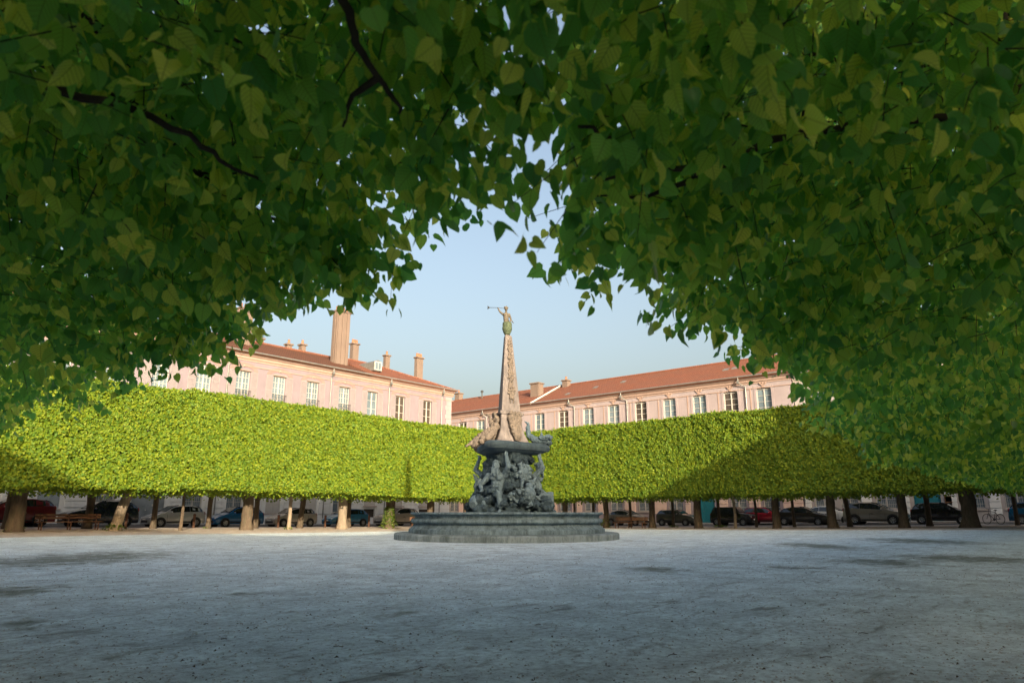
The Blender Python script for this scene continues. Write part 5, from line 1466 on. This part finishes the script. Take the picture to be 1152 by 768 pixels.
row([(2.0, .28, 'clipped linden where the right hedge joins the near row, beyond the right edge', {}),
     (6.3, .42, 'clipped linden with the very thick leaning trunk left of the bicycle', dict(lean=(-.0, 0))),
     (9.9, .27, 'clipped linden with a dark trunk between the crossover and the black hatchback', {}),
     (14.2, .28, 'clipped linden with a straight thick trunk at the tail of the grey gold crossover', {}),
     (18.0, .25, 'clipped linden with a grey trunk behind which the red car ends', {}),
     (21.1, .11, 'young clipped linden with a pale slim trunk before the upright black car', dict(young=True, bark='bark_pale')),
     (24.0, .28, 'clipped linden with a grey flared trunk beside the teal door', dict(sh=(60, .5, .15))),
     (28.0, .25, 'clipped linden with a greyish trunk left of the grey green rounded car', {}),
     (32.4, .21, 'clipped linden with dark shoots on its foot right of the fountain basin', dict(sh=(200, .55, .75))),
     (36.6, .24, 'clipped linden hidden behind the right side of the fountain basin', {}),
     (40.6, .24, 'clipped linden behind the fountain rocks on the right', {})], 'y', 51.0, R(-90), front, GR)
row([(4.2, .13, 'thin second-row linden at the nose of the petrol blue car', dict(young=True)),
     (9.0, .17, 'second-row linden behind the black hatchback side', {}),
     (14.0, .16, 'second-row linden with a slanting dark trunk against the grey gold crossover', dict(lean=(-.25, 0))),
     (17.9, .12, 'second-row linden with a thin dark trunk before the dark bronze car', dict(young=True)),
     (20.8, .10, 'second-row linden with a straight thin trunk before the red car', dict(young=True)),
     (23.8, .13, 'second-row linden with grassy foot in front of the upright black car', dict(young=True, sh=(90, .7, .15))),
     (27.9, .12, 'second-row linden with a thin trunk before the grey green rounded car', dict(young=True, sh=(60, .5, .12))),
     (32.0, .14, 'second-row linden with a reddish thin trunk behind the brown bench', dict(young=True)),
     (35.8, .14, 'second-row linden right of the fountain rocks with a dark thin trunk', dict(young=True)),
     (38.0, .13, 'second-row linden against the sunlit pink wall right of the rocks', dict(young=True)),
     (42.4, .2, 'second-row linden hidden behind the fountain rocks', {})], 'y', 54.4, R(-90), backm, GR)

# ------------------------------------------------------------------ the near row and the near left row, overhead
def near_tree(x, y, side, lo, hi, seed, label, hi_detail, r=.3, limbs=9, extra=(), seam=False, paths=(), **k):
    rng = random.Random(seed)
    root = empty('overhead_linden', (x, y, 0)); tag(root, label, 'tree', 'lindens overhead in the near rows')
    trunk(rng, r, (0, 0), 2.9, limbs=3, spread=.5).build('trunk', M['bark'], root, True)
    o, tw = near_crown('crown', side, lo, hi, seed, root, seam=seam, **k)
    if limbs:
        lm = near_limbs(rng, root, side, lo, hi, 2.42, limbs, extra, seam, paths)
        if tw.v:
            b = [(vx - x, vy - y, vz) for vx, vy, vz in tw.v]; lm.add(b, tw.f)
        lm.build('branches', M['branch'], root, True)
    return root
near_tree(4.4, -1.0, 'R', -0.6, 6.6, 101, 'overhead linden with big hanging leaves at the top right of the photo', True, seam=True, limbs=14, paths=[([(4.0, .2, 3.1), (3.2, .55, 2.85), (2.75, .87, 2.66), (2.51, 1.06, 2.47), (2.24, 1.11, 2.43), (2.1, 1.14, 2.40), (1.89, 1.12, 2.38), (1.72, 1.15, 2.36)], .022), ([(2.1, 1.14, 2.40), (2.13, 1.23, 2.37), (2.05, 1.31, 2.35)], .012), ([(2.51, 1.06, 2.47), (2.45, 1.3, 2.42), (2.35, 1.5, 2.45)], .014)])
near_tree(-.9, 4.2, 'L', -0.6, 6.4, 102, 'overhead linden with dark branches at the top left of the photo', True, seam=True, limbs=14, paths=[([(.3, 1.9, 3.0), (.86, 1.46, 2.62), (.96, 1.4, 2.46), (1.02, 1.45, 2.42), (1.13, 1.48, 2.38), (1.27, 1.56, 2.40), (1.4, 1.7, 2.48)], .018), ([(1.13, 1.48, 2.38), (1.12, 1.59, 2.36), (1.19, 1.73, 2.34)], .013), ([(.1, 3.0, 2.9), (.55, 2.46, 2.47), (.73, 2.28, 2.41), (.9, 2.2, 2.36), (1.04, 2.26, 2.34), (1.26, 2.32, 2.36)], .019)])
near_tree(-.9, 8.3, 'L', 6.4, 10.6, 103, 'overhead linden whose leaves hang before the left end of the pink house', True, limbs=8, dens_low=26, back=0.8)
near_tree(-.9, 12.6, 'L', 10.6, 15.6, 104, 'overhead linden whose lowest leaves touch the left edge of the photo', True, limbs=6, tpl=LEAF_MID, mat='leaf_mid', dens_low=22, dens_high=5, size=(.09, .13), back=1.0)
near_tree(8.6, -.9, 'R', 6.6, 11.0, 105, 'overhead linden right of the gap, covering the corner of the peach building', True, limbs=9, dens_low=26)
near_tree(13.0, -.9, 'R', 11.0, 15.5, 106, 'fourth overhead linden of the near right row, counting from the gap', True, limbs=6, tpl=LEAF_MID, mat='leaf_mid', dens_low=20, dens_high=5, size=(.09, .13), back=-.5) if False else near_tree(13.0, -.9, 'R', 11.0, 15.5, 106, 'overhead linden third from the gap along the right row', True, limbs=6, tpl=LEAF_MID, mat='leaf_mid', dens_low=20, dens_high=5, size=(.09, .13), back=0)
for i, (a, b) in enumerate(((15.5, 20), (20, 24.5), (24.5, 29), (29, 33.5), (33.5, 38), (38, 43), (43, 48.3))):
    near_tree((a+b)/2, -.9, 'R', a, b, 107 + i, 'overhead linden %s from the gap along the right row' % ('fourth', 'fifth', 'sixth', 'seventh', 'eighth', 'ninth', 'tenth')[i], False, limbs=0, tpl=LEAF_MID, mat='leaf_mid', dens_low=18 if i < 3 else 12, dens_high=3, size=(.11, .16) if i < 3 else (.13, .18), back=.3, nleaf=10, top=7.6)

# ------------------------------------------------------------------ camera, sun, sky
cam = bpy.data.cameras.new('camera'); co = bpy.data.objects.new('camera', cam); col.objects.link(co)
co.location = (0, 0, 1.1); co.rotation_euler = (R(90) + math.atan(192/768), 0, R(-50))
cam.lens = 24; cam.sensor_width = 36; cam.clip_start = 0.05; cam.clip_end = 3000
cam.dof.use_dof = True; cam.dof.focus_distance = 24; cam.dof.aperture_fstop = 3.2
scene.camera = co
EL = 12.3
hx, hy = 0.513, 0.858
dv = Vector((hx*math.cos(R(EL)), hy*math.cos(R(EL)), -math.sin(R(EL)))).normalized()
sd = bpy.data.lights.new('sun', 'SUN'); sd.energy = 3.4; sd.angle = R(0.5); sd.color = (1.0, 0.84, 0.60)
so = bpy.data.objects.new('sun', sd); col.objects.link(so); so.rotation_euler = dv.to_track_quat('-Z', 'Y').to_euler(); so.location = (-20, -30, 40)
world = bpy.data.worlds.new('World'); scene.world = world; world.use_nodes = True
nt = world.node_tree; bg = nt.nodes['Background']
sky = nt.nodes.new('ShaderNodeTexSky'); sky.sky_type = 'NISHITA'; sky.sun_disc = False
sky.sun_elevation = R(EL); sky.sun_rotation = math.atan2(-hx, -hy) % (2*PI)
sky.air_density = 1.0; sky.dust_density = 9.6; sky.ozone_density = 0.15
nt.links.new(sky.outputs[0], bg.inputs[0]); bg.inputs[1].default_value = 0.15
vs = scene.view_settings; vs.view_transform = 'Standard'; vs.look = 'None'; vs.exposure = 1.42; vs.gamma = 1; vs.use_curve_mapping = False
scene.render.engine = 'CYCLES'
scene.cycles.max_bounces = 14; scene.cycles.diffuse_bounces = 6; scene.cycles.transmission_bounces = 8
